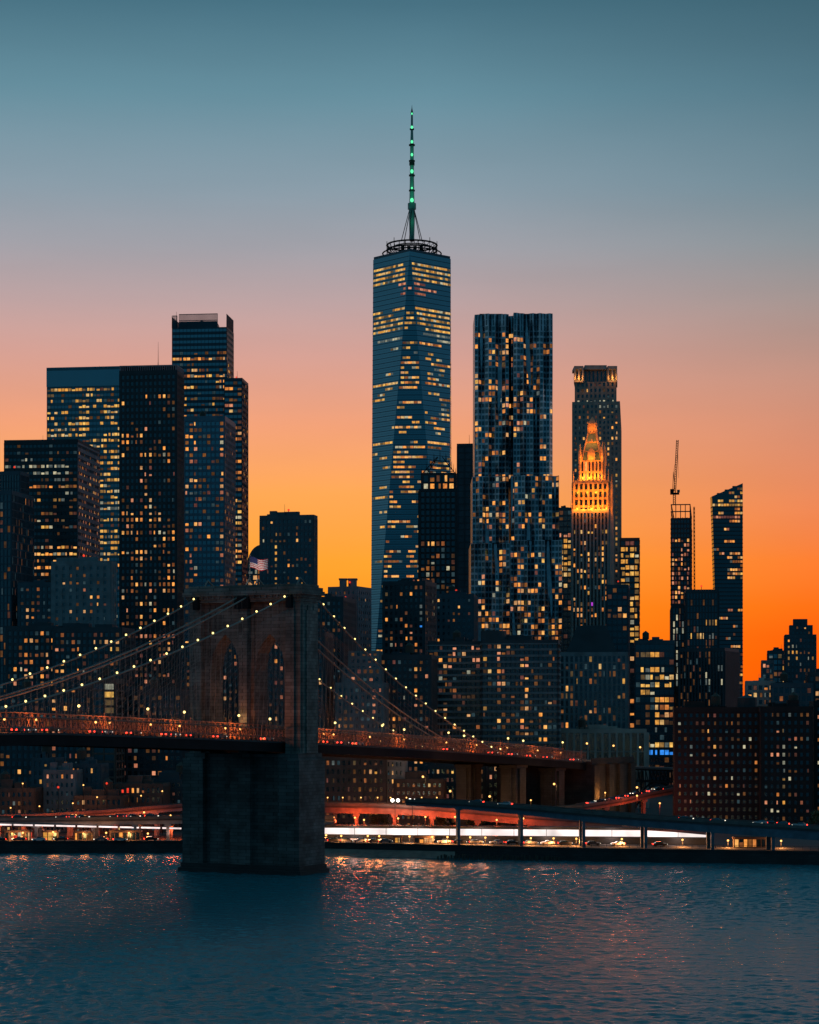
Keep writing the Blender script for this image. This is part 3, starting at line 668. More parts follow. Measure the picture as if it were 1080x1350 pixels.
def wtc_lit(X, Y, left):
    if Y < 352: return 0, P_, 1
    if 352 <= Y <= 378: return (1.0 if (X < 533 or X > 543) else 0), Y_, 5
    if any(abs(Y-a) < 2.2 for a in (351,)): return 0, P_, 1
    if 378 < Y <= 392: return (.75 if 530 < X < 562 else .03), K_, 4
    if 392 < Y <= 407: return .05, P_, 3
    if 407 < Y <= 440: return (.93 if (X < 532 or X > 546) else .55), Y_, 4
    if 440 < Y <= 452: return .3, P_, 5
    if left and X < 540:
        if any(abs(Y-a) < 3 for a in (509, 530, 588, 655)): return .8, Y_, 9
        return .06, YP, 3
    for a, h in ((455, 3), (480, 4), (490, 2), (500, 2), (508, 4), (528, 3), (552, 5), (562, 4), (588, 4), (607, 6), (615, 4)):
        if abs(Y-a) < h: return .74, AY, 4
    if 690 < Y < 712: return .7, AY, 3
    if 725 < Y < 775: return .45, AY, 2
    if Y > 620: return .32, AY, 2
    return .2, YP, 2
nf = 92
for ti, (b2, t2) in enumerate(tris):
    for j in range(nf):
        z0, z1 = [ZB+(ZT-ZB)*(j+a)/nf for a in (.0, 1)]
        def edge(z, k_): f_ = (z-ZB)/(ZT-ZB); return b2[k_]+(t2[k_]-b2[k_])*f_
        L0, R0 = edge(z0, 0), edge(z0, 1); L1, R1 = edge(z1, 0), edge(z1, 1)
        n_ = (R0-L0 if (R0-L0).length > 1 else R1-L1).cross(L1-L0).normalized()
        if n_.y > .2: continue
        if (R0-L0).length > 1:                        # thin spandrel line
            fr_.face([L0+n_*.12, R0+n_*.12, R0+(R1-R0)*.12+n_*.12, L0+(L1-L0)*.12+n_*.12], FR_TEAL)
        wl = min((R0-L0).length, (R1-L1).length); nb = int(wl/3.0)
        if nb < 1: continue
        seg = {}; off = r.randrange(9); Yc = proj((L0+R0+L1+R1)/4)[1]
        cL = (L0+R0)/2; T = (R0-L0).normalized() if (R0-L0).length > .5 else (R1-L1).normalized()
        for i in range(nb):
            u0 = (i-nb/2)*3.0+.2; u1 = u0+2.6
            up = ((L1+R1)/2-(L0+R0)/2)
            u1 = u1+.3 if i % 4 else u1
            a = cL+T*u0+up*.36; b = cL+T*u1+up*.36; c = cL+T*u1+up*.8; d = cL+T*u0+up*.8
            X, Y = proj((a+c)/2); p, pal, rn = wtc_lit(X, Yc, ti not in (0, 1, 7) or (X < 540 and ti != 0))
            k_ = (i+off)//rn
            if k_ not in seg: seg[k_] = r.random()
            if seg[k_] < p: wins.append(([v+n_*.16 for v in (a, b, c, d)], pick(pal, r)))
fr_.build('spandrels', t1)
put_windows(t1, wins)
m = MB(); m.hexa(sq(hb_*.985, ZT, R(-90)), sq(hb_*.985, ZT+2.2, R(-90)), FR_TEAL)
m.build('parapet', t1)
m = MB(); zr = pz(331, D1+31)
for rad, zz, tr in ((20.5, zr+.6, .75), (20.5, zr+4.6, .75), (15, zr+3.2, .5), (24, zr-2.2, .6)):
    P = [V((cx+rad*math.cos(2*math.pi*i/32), cy_+rad*math.sin(2*math.pi*i/32), zz)) for i in range(33)]; m.path(P, tr, STEEL_DK, 5)
for i in range(24):
    a = 2*math.pi*i/24; c_, s_ = math.cos(a), math.sin(a)
    m.tube((cx+20.5*c_, cy_+20.5*s_, zr-3), (cx+20.5*c_, cy_+20.5*s_, zr+4.6+(3.5 if i % 3 == 0 else 0)), .25, STEEL_DK, n=4)
    m.tube((cx+15*c_, cy_+15*s_, zr-3), (cx+20.5*math.cos(a+.26), cy_+20.5*math.sin(a+.26), zr+4.6), .25, STEEL_DK, n=4)
for i in range(4): m.box(cx-9+i*5, cx-6+i*5, cy_-8, cy_+8, ZT+2, zr+2.5, STEEL_DK)
m.build('antenna_ring', t1)
m = MB(); zsp = [(318, 1.9), (276, 2.6), (268, 2.1), (232, 1.7), (196, 1.5), (172, 1.0), (152, .8), (138, .05)]
SPG = principled('spire_mast', (.10, .20, .18), .5, metal=.3)
for (ya, ra), (yb, rb_) in zip(zsp, zsp[1:]):
    if ya-yb < 12: ra = rb_ = 3.4
    m.tube((cx, cy_, pz(ya, D1+31)), (cx, cy_, pz(yb, D1+31)), ra, SPG, rb_, n=8)
for y in (270, 252, 232, 213, 192, 171): m.tube((cx, cy_, pz(y, D1+31)), (cx, cy_, pz(y, D1+31)+1.0), 2.6 if y > 180 else 1.9, STEEL_DK, n=10)
m.tube((cx, cy_, pz(218, D1+31)), (cx, cy_, pz(214, D1+31)), 2.2, STEEL_DK, n=8)
m.tube((cx, cy_, pz(150, D1+31)), (cx, cy_, pz(141, D1+31)), 1.3, STEEL_DK, .1)
for i in range(6):
    a = 2*math.pi*i/6+.3; m.tube((cx+9*math.cos(a), cy_+9*math.sin(a), pz(318, D1+31)), (cx+2*math.cos(a), cy_+2*math.sin(a), pz(276, D1+31)), .3, STEEL_DK, n=4)
sp_ = m.build('spire', t1)
for y, rr2 in ((267, 1.7), (251, .9), (229, 1.5), (207, 1.2), (190, 1.2), (171, 1.2), (153, .8)):
    m = MB(); c_ = V((cx, cy_-1.6, pz(y, D1+31)+1.6)); m.ball(c_, rr2*.85, GREEN, sz=1.3); m.build('beacon', sp_)
for y in (262, 246, 224, 203): point((cx, cy_-7, pz(y, D1+31)), 800, (.1, 1, .45), 1, t1, 'spire_light')
point((cx, cy_-8, pz(295, D1+31)), 600, (.1, 1, .45), 1, t1, 'spire_light')
# ---- dark gothic tower in front of it, with lantern crown
r_, ring, z = tower('dark_tower', 'black ribbed tower with an open lantern crown before the tapering glass tower', 553, 602, None, 647, 1350, -6, 24, fl=3.9, bay=3.4, pier=1.1, pd=.8, sp=1.2, gl=GL_BLACK, wall=FR_BLACK, p=.05, parapet=1.5, roof=None,
      lits=[(553,640,604,712,0,A_),(555,713,590,721,.9,A_),(553,728,604,738,.2,A_),(553,742,604,768,.5,A_)])
wins = []; mb = MB(); rg = foot(556, 601, None, 1354, -6, 18)
facade(mb, wins, rg, z+.5, pz(625, 1354), 5.2, 4.6, 1.3, .5, 1.2, .3, FR_BLACK, GL_BLACK, [(568,620,604,645,.95,A_),(553,620,568,645,.4,P_)], 0, A_, 4)
mb.build('lantern', r_); put_windows(r_, wins)
m = MB(); z2 = pz(625, 1354); c = (V(rg[0])+V(rg[2]))/2; apex = V((c.x, c.y, pz(596, 1354)))
for p in rg:
    P3 = V((p[0], p[1], z2)); m.tube(P3, P3.lerp(apex, .86), .3, STEEL_DK, n=4); m.tube(P3, P3+V((0, 0, 4)), .35, STEEL_DK, .05, n=4)
for f_ in (.25, .45, .65):
    Q = [V((p[0], p[1], z2)).lerp(apex, f_) for p in rg]; m.path(Q+[Q[0]], .22, STEEL_DK, 4)
    for q in Q: m.tube(q, q+V((0, 0, 5)), .22, STEEL_DK, .05, n=4)
m.prism(rg, z2, z2+1.0, FR_BLACK); m.tube(apex-V((0, 0, 4)), apex+V((0, 0, 6)), .3, STEEL_DK, .05)
m.build('crown', r_)
tower('dark_slab', 'windowless dark slab with a roof aerial left of the rippled steel tower', 603, 640, None, 588, 1290, -6, 30, fl=3.8, bay=4, pier=.5, sp=.5, gl=FR_SLATE, wall=FR_DARK, p=0, roof='mast')
tower('dark_slab', 'blank grey green slab under the lantern crowned tower', 573, 624, None, 787, 1120, -6, 30, fl=3.4, bay=3, pier=1.6, sp=2, gl=GL_DARK, wall=FR_SLATE, p=.10)
# ---- rippled steel tower
D2 = 1200.0
t2 = thing('rippled_steel_tower', 'tall apartment tower with rippling steel facade, dark central fold and scattered amber windows', 'skyscraper', (px(680, D2), D2+20, 4))
wins = []; r = random.Random(21)
def ripple(name, x0, x1, y0, y1, dd, dep, side=True, ph=0):
    X0, X1 = px(x0, dd), px(x1, dd); Z0, Z1 = pz(y1, dd), pz(y0, dd)
    nbx = max(2, round((X1-X0)/1.9)); nfz = round((Z1-Z0)/3.3); m = MB()
    def P(i, j, s=0.0):
        u = X0+(X1-X0)*i/nbx; zz = Z0+(Z1-Z0)*j/nfz
        o = 2.3*math.sin(u*.55+ph+1.3*math.sin(zz*.045+ph))*(.55+.45*math.sin(zz*.07+u*.21+ph))+1.1*math.sin(u*1.3+.9*math.sin(zz*.035+ph)+zz*.02)
        return V((u, dd+o+s, zz))
    for j in range(nfz):
        for i in range(nbx):
            a, b, c, d = P(i, j), P(i+1, j), P(i+1, j+1), P(i, j+1)
            fx = lambda u, w: (a*(1-u)+b*u)*(1-w)+(d*(1-u)+c*u)*w
            u0, u1, w0, w1 = (.12, .88, .2, .86) if proj(a)[1] > 437 else (.3, .7, .06, .97)
            A, B, C_, D_ = fx(u0, w0), fx(u1, w0), fx(u1, w1), fx(u0, w1); rec = V((0, .25, 0))
            for q in ((a, b, B, A), (b, c, C_, B), (c, d, D_, C_), (d, a, A, D_)): m.face(q, FR_STEEL)
            m.face([v+rec for v in (A, B, C_, D_)], GL_BLACK)
            for e, f in ((A, B), (B, C_), (C_, D_), (D_, A)): m.face([e, f, f+rec, e+rec], FR_STEEL)
            Xp, Yp = proj((A+C_)/2); band = 438 < Yp
            g = gp(i//2, j, ph); p = .0 if not band else (.19 if Yp < 620 else (.19 if Yp < 700 else (.05 if Yp < 726 else .27)))
            if Yp > 720 and Xp < 672: p = .34
            if p > 0 and r.random() < p*(2.3 if g < .45 else .4):
                wins.append(([v+rec*.7 for v in (A, B, C_, D_)], pick([(A_, 9), (Y_, 1), (K_, 1)], r)))
    Zt, Zb = Z1, Z0
    m.hexa([(X0, dd+2, Zb), (X1, dd+2, Zb), (X1, dd+dep, Zb), (X0, dd+dep, Zb)], [(X0, dd+2, Zt), (X1, dd+2, Zt), (X1, dd+dep, Zt), (X0, dd+dep, Zt)], FR_STEEL)
    for xx in (X0, X1):
        m.face([P(0 if xx == X0 else nbx, j) for j in range(nfz+1)]+[V((xx, dd+2.1, Zt)), V((xx, dd+2.1, Zb))], FR_STEEL)
    m.face([P(i, nfz) for i in range(nbx+1)]+[V((X1, dd+2.1, Zt)), V((X0, dd+2.1, Zt))], FR_STEEL)
    m.build(name, t2)
_gh = {}
def gp(i, j, ph):
    k_ = (i, j//2, round(ph, 2))
    if k_ not in _gh: _gh[k_] = r.random()
    return _gh[k_]
ripple('facade', 626, 671, 414, 640, D2, 34, ph=0); ripple('facade', 677, 729, 413, 640, D2-3, 34, ph=2.2); ripple('facade', 671, 677, 416, 640, D2+9, 20, ph=.7)
ripple('setback', 623, 671, 628, 722, D2-4, 40, ph=1.1); ripple('setback', 674, 737, 627, 722, D2-7, 40, ph=3.0)
ripple('setback', 621, 672, 716, 870, D2-10, 44, ph=.4); ripple('setback', 673, 741, 712, 870, D2-13, 44, ph=1.9)
m = MB()
for a, b, y in ((630, 655, 411), (690, 724, 410.5), (656, 670, 412)): m.box(px(a, D2), px(b, D2), D2+8, D2+20, pz(415, D2), pz(y, D2), FR_DARK)
m.box(px(633, D2), px(664, D2), D2+9, D2+9.4, pz(412, D2), pz(409.6, D2), STEEL_DK)
m.build('rooftop_plant', t2); put_windows(t2, wins)
# ---- small ones behind
tower('office_tower', 'slim tower with yellow lit floors squeezed between rippled steel tower and gold crown', 737, 760, None, 672, 1520, -6, 25, fl=4, bay=3, pier=.4, sp=1.2, gl=GL_TEAL, wall=FR_SLATE, p=.05, lits=[(737,700,755,706,.9,K_,3),(737,708,755,775,.75,Y_)])
FR_LIME = principled('warm_limestone', (.27, .225, .19), .85, vscale=.3)
# ---- cream stone tower with lit corner pavilions
r_, ring, z = tower('limestone_tower', 'pale stone tower with orange lit corner turrets behind the gold crowned tower', 755, 817, 819, 532, 1500, -6, 34, fl=3.7, bay=3.0, pier=1.5, sp=1.7, wall=FR_LIME, gl=GL_DARK, p=.06, roof=None,
      lits=[(755,528,820,536,.6,P_),(755,540,820,720,.26,AY),(806,540,820,860,.32,AY)], tiers=[(758.5, 812, None, 503, 531)])
D3 = 1508
wins = []; mb = MB(); rg = foot(757.5, 813, None, D3+2, -6, 22); facade(mb, wins, rg, pz(504, D3), pz(487, D3), 9, 3.0, 1.6, .4, 1.2, .2, FR_GREY, GL_DARK, [], 0, A_, 9); mb.build('crown', r_)
m = MB()
for a, b, y in ((757, 769, 483), (771, 800, 481.5), (801, 813.5, 483)):
    X0, X1 = px(a, D3), px(b, D3)
    m.box(X0, X1, D3-2.2 if y == 483 else D3-.5, D3+18, pz(487, D3), pz(y, D3), FR_PALE)
    if y == 483:
        for i in range(3): x_ = X0+(X1-X0-1)*i/2; m.box(x_, x_+1, D3-2.2, D3-1.2, pz(503, D3), pz(487, D3)-.01, FR_PALE)
        m.box(X0, X1, D3-2.2, D3-.4, pz(504.5, D3), pz(502.6, D3)-.02, FR_PALE)
m.build('parapet', r_)
for a in (760.5, 765.5, 804.5, 809.5): point((px(a, D3), D3-3.4, pz(499, D3)), 750, (1, .34, .06), .3, r_, 'turret_light')
# ---- gothic tower with floodlit gold crown
D4 = 1400.0
r_, ring, z = tower('gothic_tower', 'ornate terracotta tower with floodlit golden crown and spire', 754, 803, 808, 675, D4, -10, 30, fl=3.6, bay=2.35, pier=1.1, pd=.7, sp=1.2, wall=FR_PALE, gl=GL_BLACK, minor=FR_BROWN, p=.06, roof=None, parapet=2,
      lits=[(754,694,806,700,.75,AY),(754,700,806,708,.45,Y_),(754,715,806,800,.36,AY),(777,790,784,797,.95,'purple'),(754,800,806,818,.5,A_)])
wins = []; mb = MB(); rg = foot(756, 802.5, None, D4+3, -10, 24); z1 = pz(636, D4+3)
facade(mb, wins, rg, z-1, z1, 5.0, 3.1, 1.25, 1.1, 1.5, .3, TERRA, GL_BLACK, [], .06, A_, 5); mb.build('floodlit_storeys', r_)
m = MB(); rim(m, rg, z1, 1.5, TERRA, .8)
for p in rg: m.tube((p[0], p[1], z1), (p[0], p[1], z1+8), .9, TERRA, .1, n=6)
for i in range(1, 8): q = V(rg[0]).lerp(V(rg[1]), i/8); m.tube((q.x, q.y, z1), (q.x, q.y, z1+3), .5, TERRA, .05, n=5)
m.build('pinnacle', r_)
rg2 = foot(764.5, 795, None, D4+8, -10, 15); z2 = pz(607, D4+8); mb = MB()
facade(mb, wins, rg2, z1, z2, 6.2, 2.5, 1.2, .7, 1.4, .3, TERRA, GL_BLACK, [], .1, A_, 6); mb.build('upper_storeys', r_)
m = MB()
for p in rg2:
    m = MB(); m.tube((p[0], p[1], z2-2), (p[0], p[1], z2+7), 1.3, TERRA, 1.1, n=8); m.tube((p[0], p[1], z2+7), (p[0], p[1], z2+12), 1.3, TERRA, .1, n=8); m.build('turret', r_)
m = MB(); q = (V(rg2[0])+V(rg2[1]))/2; m.box(q.x-2.4, q.x+2.4, q.y-.8, q.y+2, z2, z2+5.5, TERRA)
m.hexa([(q.x-2.4, q.y-.8, z2+5.5), (q.x+2.4, q.y-.8, z2+5.5), (q.x+2.4, q.y+2, z2+5.5), (q.x-2.4, q.y+2, z2+5.5)], [(q.x-.1, q.y-.8, z2+8.5), (q.x+.1, q.y-.8, z2+8.5), (q.x+.1, q.y+2, z2+8.5), (q.x-.1, q.y+2, z2+8.5)], TERRA)
m.build('gable', r_)
c = (V(rg2[0])+V(rg2[2]))/2; z3 = pz(570, D4+12)
bot_ = [c+(V(p)-c)*.86 for p in rg2]; top_ = [c+(V(p)-c)*.34 for p in rg2]
m = MB(); m.hexa([(p.x, p.y, z2) for p in bot_], [(p.x, p.y, z3) for p in top_], GREENCU)
for a, b in zip(bot_, top_): m.tube((a.x, a.y, z2), (b.x, b.y, z3), .7, TERRA, .6, n=5)
for f_ in (.0, .33, .66, 1):
    Q = [V((a.x, a.y, z2)).lerp(V((b.x, b.y, z3)), f_) for a, b in zip(bot_, top_)]; m.path(Q+[Q[0]], .5, TERRA, 5)
    for k in range(4): qq = Q[k].lerp(Q[(k+1) % 4], .5); m.tube(qq-V((0, .3, 0)), qq+V((0, -.3, 2.4)), .9, TERRA, .1, n=5)
m.build('pyramid_roof', r_)
m = MB(); z4 = pz(558, D4+12); m.prism([c+(V(p)-c)*.30 for p in rg2], z3, z4, TERRA)
m.hexa([(*(c+(V(p)-c)*.36), z4) for p in rg2], [(*(c+(V(p)-c)*.03), pz(548, D4+12)) for p in rg2], TERRA)
for p in rg2: e_ = c+(V(p)-c)*.36; m.tube((e_.x, e_.y, z3-1), (e_.x, e_.y, z4+2.5), .45, TERRA, .05, n=5)
m.build('lantern', r_); put_windows(r_, wins)
fc = (1, .23, .012)
def flood(rgx, zz, n_, e, off=5.0):
    A, B = V(rgx[0]), V(rgx[1]); t_ = (B-A).normalized(); nn = V((t_.y, -t_.x))
    for i in range(n_):
        q = A.lerp(B, (i+.5)/n_)+nn*off; point((q.x, q.y, zz), e, fc, .6, r_, 'flood_light')
    A, B = V(rgx[1]), V(rgx[2]); t_ = (B-A).normalized(); nn = V((t_.y, -t_.x)); q = A.lerp(B, .4)+nn*off; point((q.x, q.y, zz), e, fc, .6, r_, 'flood_light')
flood(rg, z+3.0, 5, 3000); flood(rg, z+14, 4, 2700); flood(rg2, z1+4, 4, 2800, 3.6); flood(rg2, z2+1.5, 3, 1300, 3.2); flood(top_ and [c+(V(p)-c)*.6 for p in rg2], (z2+z3)/2+3, 2, 1100, 3.0); flood([c+(V(p)-c)*.4 for p in rg2], z3+3, 2, 800, 2.5)
tower('office_tower', 'dark shoulder building against the base of the gold crowned tower', 800, 828, None, 774, 1330, -8, 25, wall=FR_SLATE, gl=GL_DARK, p=.04, roof=None)
tower('office_tower', 'slim tower with bright yellow floors right of the pale stone tower', 818, 843, None, 712, 1450, -6, 30, fl=4.1, bay=3.5, pier=.35, sp=1.3, sd=.5, wall=FR_DARK, gl=GL_BLACK, p=.2, lits=[(818,716,843,722,.8,K_),(818,722,843,850,.93,Y_)], roof=None)
tower('office_block', 'broad low glass block with full width yellow floors', 838, 889, None, 848, 1150, -5, 30, fl=4.0, bay=2.6, pier=.2, sp=1.4, wall=FR_SLATE, gl=GL_DARK, p=.05, pal=Y_,
      lits=[(838,848,890,857,.0,Y_),(846,858,872,868,.6,Y_,4),(843,868,889,885,.4,YP,6),(843,885,889,912,.92,Y_,10),(843,912,889,950,.6,AY,4),(843,974,889,982,.95,Y_,9),(845,983,888,988,.7,P_,2),(845,988,888,996,.98,'blue',9)])
# ---- right hand group
r_, ring, z = tower('unfinished_tower', 'slim tower under construction with open floors and a crane on top', 885, 910, 912, 684, 1500, -8, 16, fl=3.3, bay=2.3, pier=.6, sp=1.1, sd=.5, wall=FR_BLACK, gl=GL_BLACK, p=.1, parapet=0, roof=None,
      lits=[(885,684,915,708,0,A_),(886,708,914,800,.62,[(K_, 2), (A_, 1)])])
m = MB(); ztop = pz(665, 1500); A, B = V(ring[0]), V(ring[1])
for zz in np.linspace(z+.4, ztop, 3): rim(m, ring, zz, .3, FR_DARK, .7)
for i in range(5):
    q = A.lerp(B, i/4); m.box(q.x-.25 if i else q.x, q.x+.25, q.y, q.y+.5, z+.5, ztop, FR_DARK)
    q2 = q+(V(ring[3])-A)*.93; m.box(q2.x-.25, q2.x+.25, q2.y, q2.y+.5, z+.5, ztop, FR_DARK)
m.build('open_floor_frame', r_)
t = thing('tower_crane', 'luffing crane with its jib raised upright on the unfinished tower', 'crane', at(889.5, 665, 1506))
m = MB(); d = 1506
def lattice(m, x0, y0, x1, y1, w, d, n_):
    a, b = at(x0, y0, d), at(x1, y1, d); D_ = b-a; s_ = V((D_.z, 0, -D_.x)).normalized()*w
    L_, R_ = [a+D_*i/n_-s_ for i in range(n_+1)], [a+D_*i/n_+s_ for i in range(n_+1)]
    for sd, oy in ((L_, 0), (R_, 0), ([p for p in L_], 2*w), (R_, 2*w)): m.tube(sd[0]+V((0, oy, 0)), sd[-1]+V((0, oy, 0)), .16, STEEL_DK, n=4)
    for i in range(n_): m.tube(L_[i], R_[i+1], .1, STEEL_DK, n=4); m.tube(R_[i]+V((0, 2*w, 0)), L_[i+1]+V((0, 2*w, 0)), .1, STEEL_DK, n=4); m.tube(L_[i], L_[i]+V((0, 2*w, 0)), .1, STEEL_DK, n=4)
lattice(m, 889.5, 666, 889.5, 648, .8, d, 6); m.build('mast', t)
m = MB(); lattice(m, 890, 648, 893.5, 580, .65, d, 22); m.tube(at(893.5, 580, d), at(895, 630, d), .07, STEEL_DK, n=4); m.build('jib', t)
m = MB(); a = at(884, 652, d); b = at(895.5, 646, d); m.box(a.x, b.x, d-1.2, d+1.2, a.z, a.z+1.2, STEEL_DK); m.box(a.x, a.x+2.2, d-1.3, d+1.3, a.z+1.2, b.z+.6, STEEL_DK); m.build('counterweight', t)
m = MB(); m.box(at(892.5, 650, d).x, at(896, 650, d).x, d-2.2, d-.4, a.z+1.3, b.z, GL_DARK); m.build('cab', t)
m = MB(); m.tube(at(887, 648, d), at(888, 622, d), .2, STEEL_DK, n=4); m.tube(at(888, 622, d), at(890, 648, d), .15, STEEL_DK, n=4); m.tube(at(888, 622, d), at(892.5, 600, d), .08, STEEL_DK, n=4); m.build('apex_frame', t)
t = thing('hoist_mast', 'thin lattice hoist mast standing beside the unfinished tower', 'hoist', at(916, 785, 1500)); m = MB(); lattice(m, 916, 800, 915.4, 668, .35, 1500, 26)
for y in (700, 730, 760): m.tube(at(911, y, 1501), at(916, y, 1500), .12, STEEL_DK, n=4)
m.build('mast', t)
# slanted tower, waist narrower than its top
D5 = 1600.0; t5 = thing('slant_roof_tower', 'curved glass tower with slanting roofline, rightmost of the tall towers', 'skyscraper', (px(960, D5), D5+20, 4))
m = MB(); wins = []; r = random.Random(31); nfl = 54; fr_ = MB()
def lx(y): t_ = (y-650)/(800-650); return 938.5+4.5*max(0, min(1.6, t_))**.8
ys = np.linspace(925, 637, nfl+1)
for j in range(nfl):
    ya, yb = ys[j], ys[j+1]
    def roof(x): return 655-(x-941)*17/38.5
    xa0, xa1 = px(lx(ya), D5), px(979.5, D5); xb0 = px(lx(yb), D5)
    z0, z1 = pz(ya, D5), pz(yb, D5)
    zl = min(z1, pz(roof(937), D5)) if yb < 656 else z1
    if yb >= 656: m.hexa([(xa0, D5, z0), (xa1, D5, z0), (xa1, D5+9, z0), (xa0, D5+9, z0)], [(xb0, D5, z1), (xa1, D5, z1), (xa1, D5+9, z1), (xb0, D5+9, z1)], GL_DARK); jl = j
    if yb >= 660:
        fr_.obox((xa0-.1, D5-.25, z0), (xa1-xa0+.2, 0, 0), (0, 9.4, 0), (0, 0, .8), FR_DARK)
    nb = 11; seg = {}; off = r.randrange(3)
    for i in range(nb):
        u0, u1 = xa0+(xa1-xa0)*(i+.08)/nb, xa0+(xa1-xa0)*(i+.92)/nb; X, Y = proj(((u0+u1)/2, D5, (z0+z1)/2))
        if Y < roof(X)+4: continue
        p = .06; pal = AK
        if Y < 690: p = .45; pal = AY
        if 660 < Y < 668: p = .8; pal = Y_
        if 678 < Y < 686: p = .8; pal = K_
        if X > 960 and 730 < Y < 770: p = .6; pal = AY
        if X > 966 and Y > 770: p = .25; pal = AY
        k_ = (i+off)//2
        if k_ not in seg: seg[k_] = r.random()
        if seg[k_] < p: wins.append(([V((u0, D5-.3, z0+1.0)), V((u1, D5-.3, z0+1.0)), V((u1, D5-.3, z1-.3)), V((u0, D5-.3, z1-.3))], pick(pal, r)))
ytp = ys[jl+1]; zb_ = pz(ytp, D5); xl, xr = px(938.5, D5), px(979.5, D5)
m.hexa([(px(lx(ytp), D5), D5, zb_), (xr, D5, zb_), (xr, D5+9, zb_), (px(lx(ytp), D5), D5+9, zb_)], [(xl, D5, pz(654.5, D5)), (xr, D5, pz(637, D5)), (xr, D5+9, pz(637, D5)), (xl, D5+9, pz(654.5, D5))], GL_DARK)
m.build('facade', t5); fr_.build('spandrels', t5)
m = MB()
for i in range(3): a = .2+.25*i; m.box(xl+(xr-xl)*a, xl+(xr-xl)*(a+.12), D5+3, D5+6, pz(655.5-18.5*a, D5), pz(653-18.5*a, D5), FR_DARK)
m.build('rooftop_plant', t5); put_windows(t5, wins)
RIB = dict(fl=3.6, bay=1.7, pier=.7, pd=.7, sp=.5, wall=FR_DARK, gl=GL_DARK, p=.01, roof=None)
tower('ribbed_block', 'dark ribbed block with pale lit stair column below the unfinished tower', 886, 915, None, 801, 1180, -6, 30, lits=[(888.5,806,894.5,905,.75,P_),(897,812,901,835,.7,P_)], **RIB)
tower('ribbed_block', 'darkest ribbed block with a flat top in front of the curved slanting tower', 905, 947, None, 781, 1160, -6, 30, lits=[(930,819,953,826,.95,Y_,5),(908,822,922,826,.5,P_,3),(908,834,932,840,.9,Y_,4),(934,834,953,840,.4,P_),(908,841,953,847,.95,Y_,9),(908,855,953,860,.6,P_,4),(915,805,953,810,.0,P_)], tiers=[], **RIB)
tower('ribbed_block', 'lower ribbed wing stepping down toward the black housing slabs', 896, 955, 974, 858, 1120, -22, 30, lits=[(935,875,955,885,.5,P_),(930,890,955,900,.4,P_)], **RIB)
r_, ring, z = tower('stepped_tower', 'distant stepped stone tower with rounded top at the right edge', 1036, 1076, None, 840, 1250, -8, 24, fl=3.5, bay=2.6, pier=1.3, sp=1.6, wall=FR_SLATE, gl=GL_DARK, p=.05, roof=None, tiers=[(1042, 1071, None, 824, 842), (1047, 1064, None, 816, 826)], lits=[(1040,850,1056,878,.7,YP),(1060,862,1076,872,.6,Y_)])
tower('office_block', 'small dark block left of the distant stepped tower', 1013, 1038, None, 861, 1300, -8, 20, fl=3.6, bay=2.6, pier=.5, sp=1.2, wall=FR_SLATE, gl=GL_TEAL, p=.25, pal=YP, roof='boxes')
tower('office_block', 'little red glowing block on the orange horizon', 1005, 1020, None, 874, 1260, -8, 20, fl=3.2, bay=2.4, pier=.5, sp=1.0, wall=FR_MAUVE, gl=GL_DARK, p=.15, pal=K_, roof=None)
tower('municipal_block', 'low pale block with lit attic windows above the black housing slabs', 984, 1022, None, 902, 1000, -8, 25, fl=3.4, bay=2.6, pier=.9, sp=1.3, wall=FR_PALE, gl=GL_DARK, p=.2, pal=AY, lits=[(1003,905,1020,930,.85,A_)], roof='boxes')
tower('municipal_block', 'long grey block with one lit row over the right housing slab', 1018, 1072, None, 905, 980, -8, 25, fl=3.6, bay=2.6, pier=.9, sp=1.5, wall=FR_SLATE, gl=GL_DARK, p=.06, lits=[(1024,919,1060,927,.75,A_)], roof='boxes')
tower('municipal_block', 'dark block with lit corner windows at the right edge of the photo', 1066, 1110, None, 890, 990, -8, 25, fl=3.4, bay=2.6, pier=.9, sp=1.3, wall=FR_DARK, gl=GL_DARK, p=.15, pal=AY, roof='boxes')
HS = dict(fl=2.9, bay=2.3, pier=1.2, sp=1.55, pd=.15, sd=.12, wall=principled('sooty_brick', (.022, .018, .018), .9), gl=GL_BLACK, pal=[(A_, 2), (K_, 3), (P_, 2)])
tower('housing_slab', 'black brick housing slab with scattered rosy windows, left of the pair', 890, 1003, None, 938, 800, -5, 18, p=.09, lits=[(923,938,926.5,1085,.55,AY),(931,940,946,1060,.5,AK),(995,970,1001,1050,.5,AK)], **HS)
tower('housing_slab', 'black brick housing slab with few windows, right of the pair', 1004, 1071, None, 937, 790, -5, 18, p=.08, lits=[(1033,940,1038,1085,.6,YP),(1020,1045,1030,1056,.8,A_)], **HS)
tower('housing_slab', 'black brick housing slab cut by the right edge of the photo', 1074, 1130, None, 930, 810, -5, 18, p=.25, **HS)
t = thing('water_tank', 'round black rooftop tank on the left housing slab', 'tank', at(986, 938, 806)); c = at(985, 938, 806); m = MB(); m.tube(c, c+V((0, 0, 5)), 3.6, FR_BLACK, n=14); m.build('barrel', t); m = MB(); m.tube(c+V((0, 0, 5)), c+V((0, 0, 6.2)), 3.8, FR_BLACK, .3, n=14); m.build('lid', t)
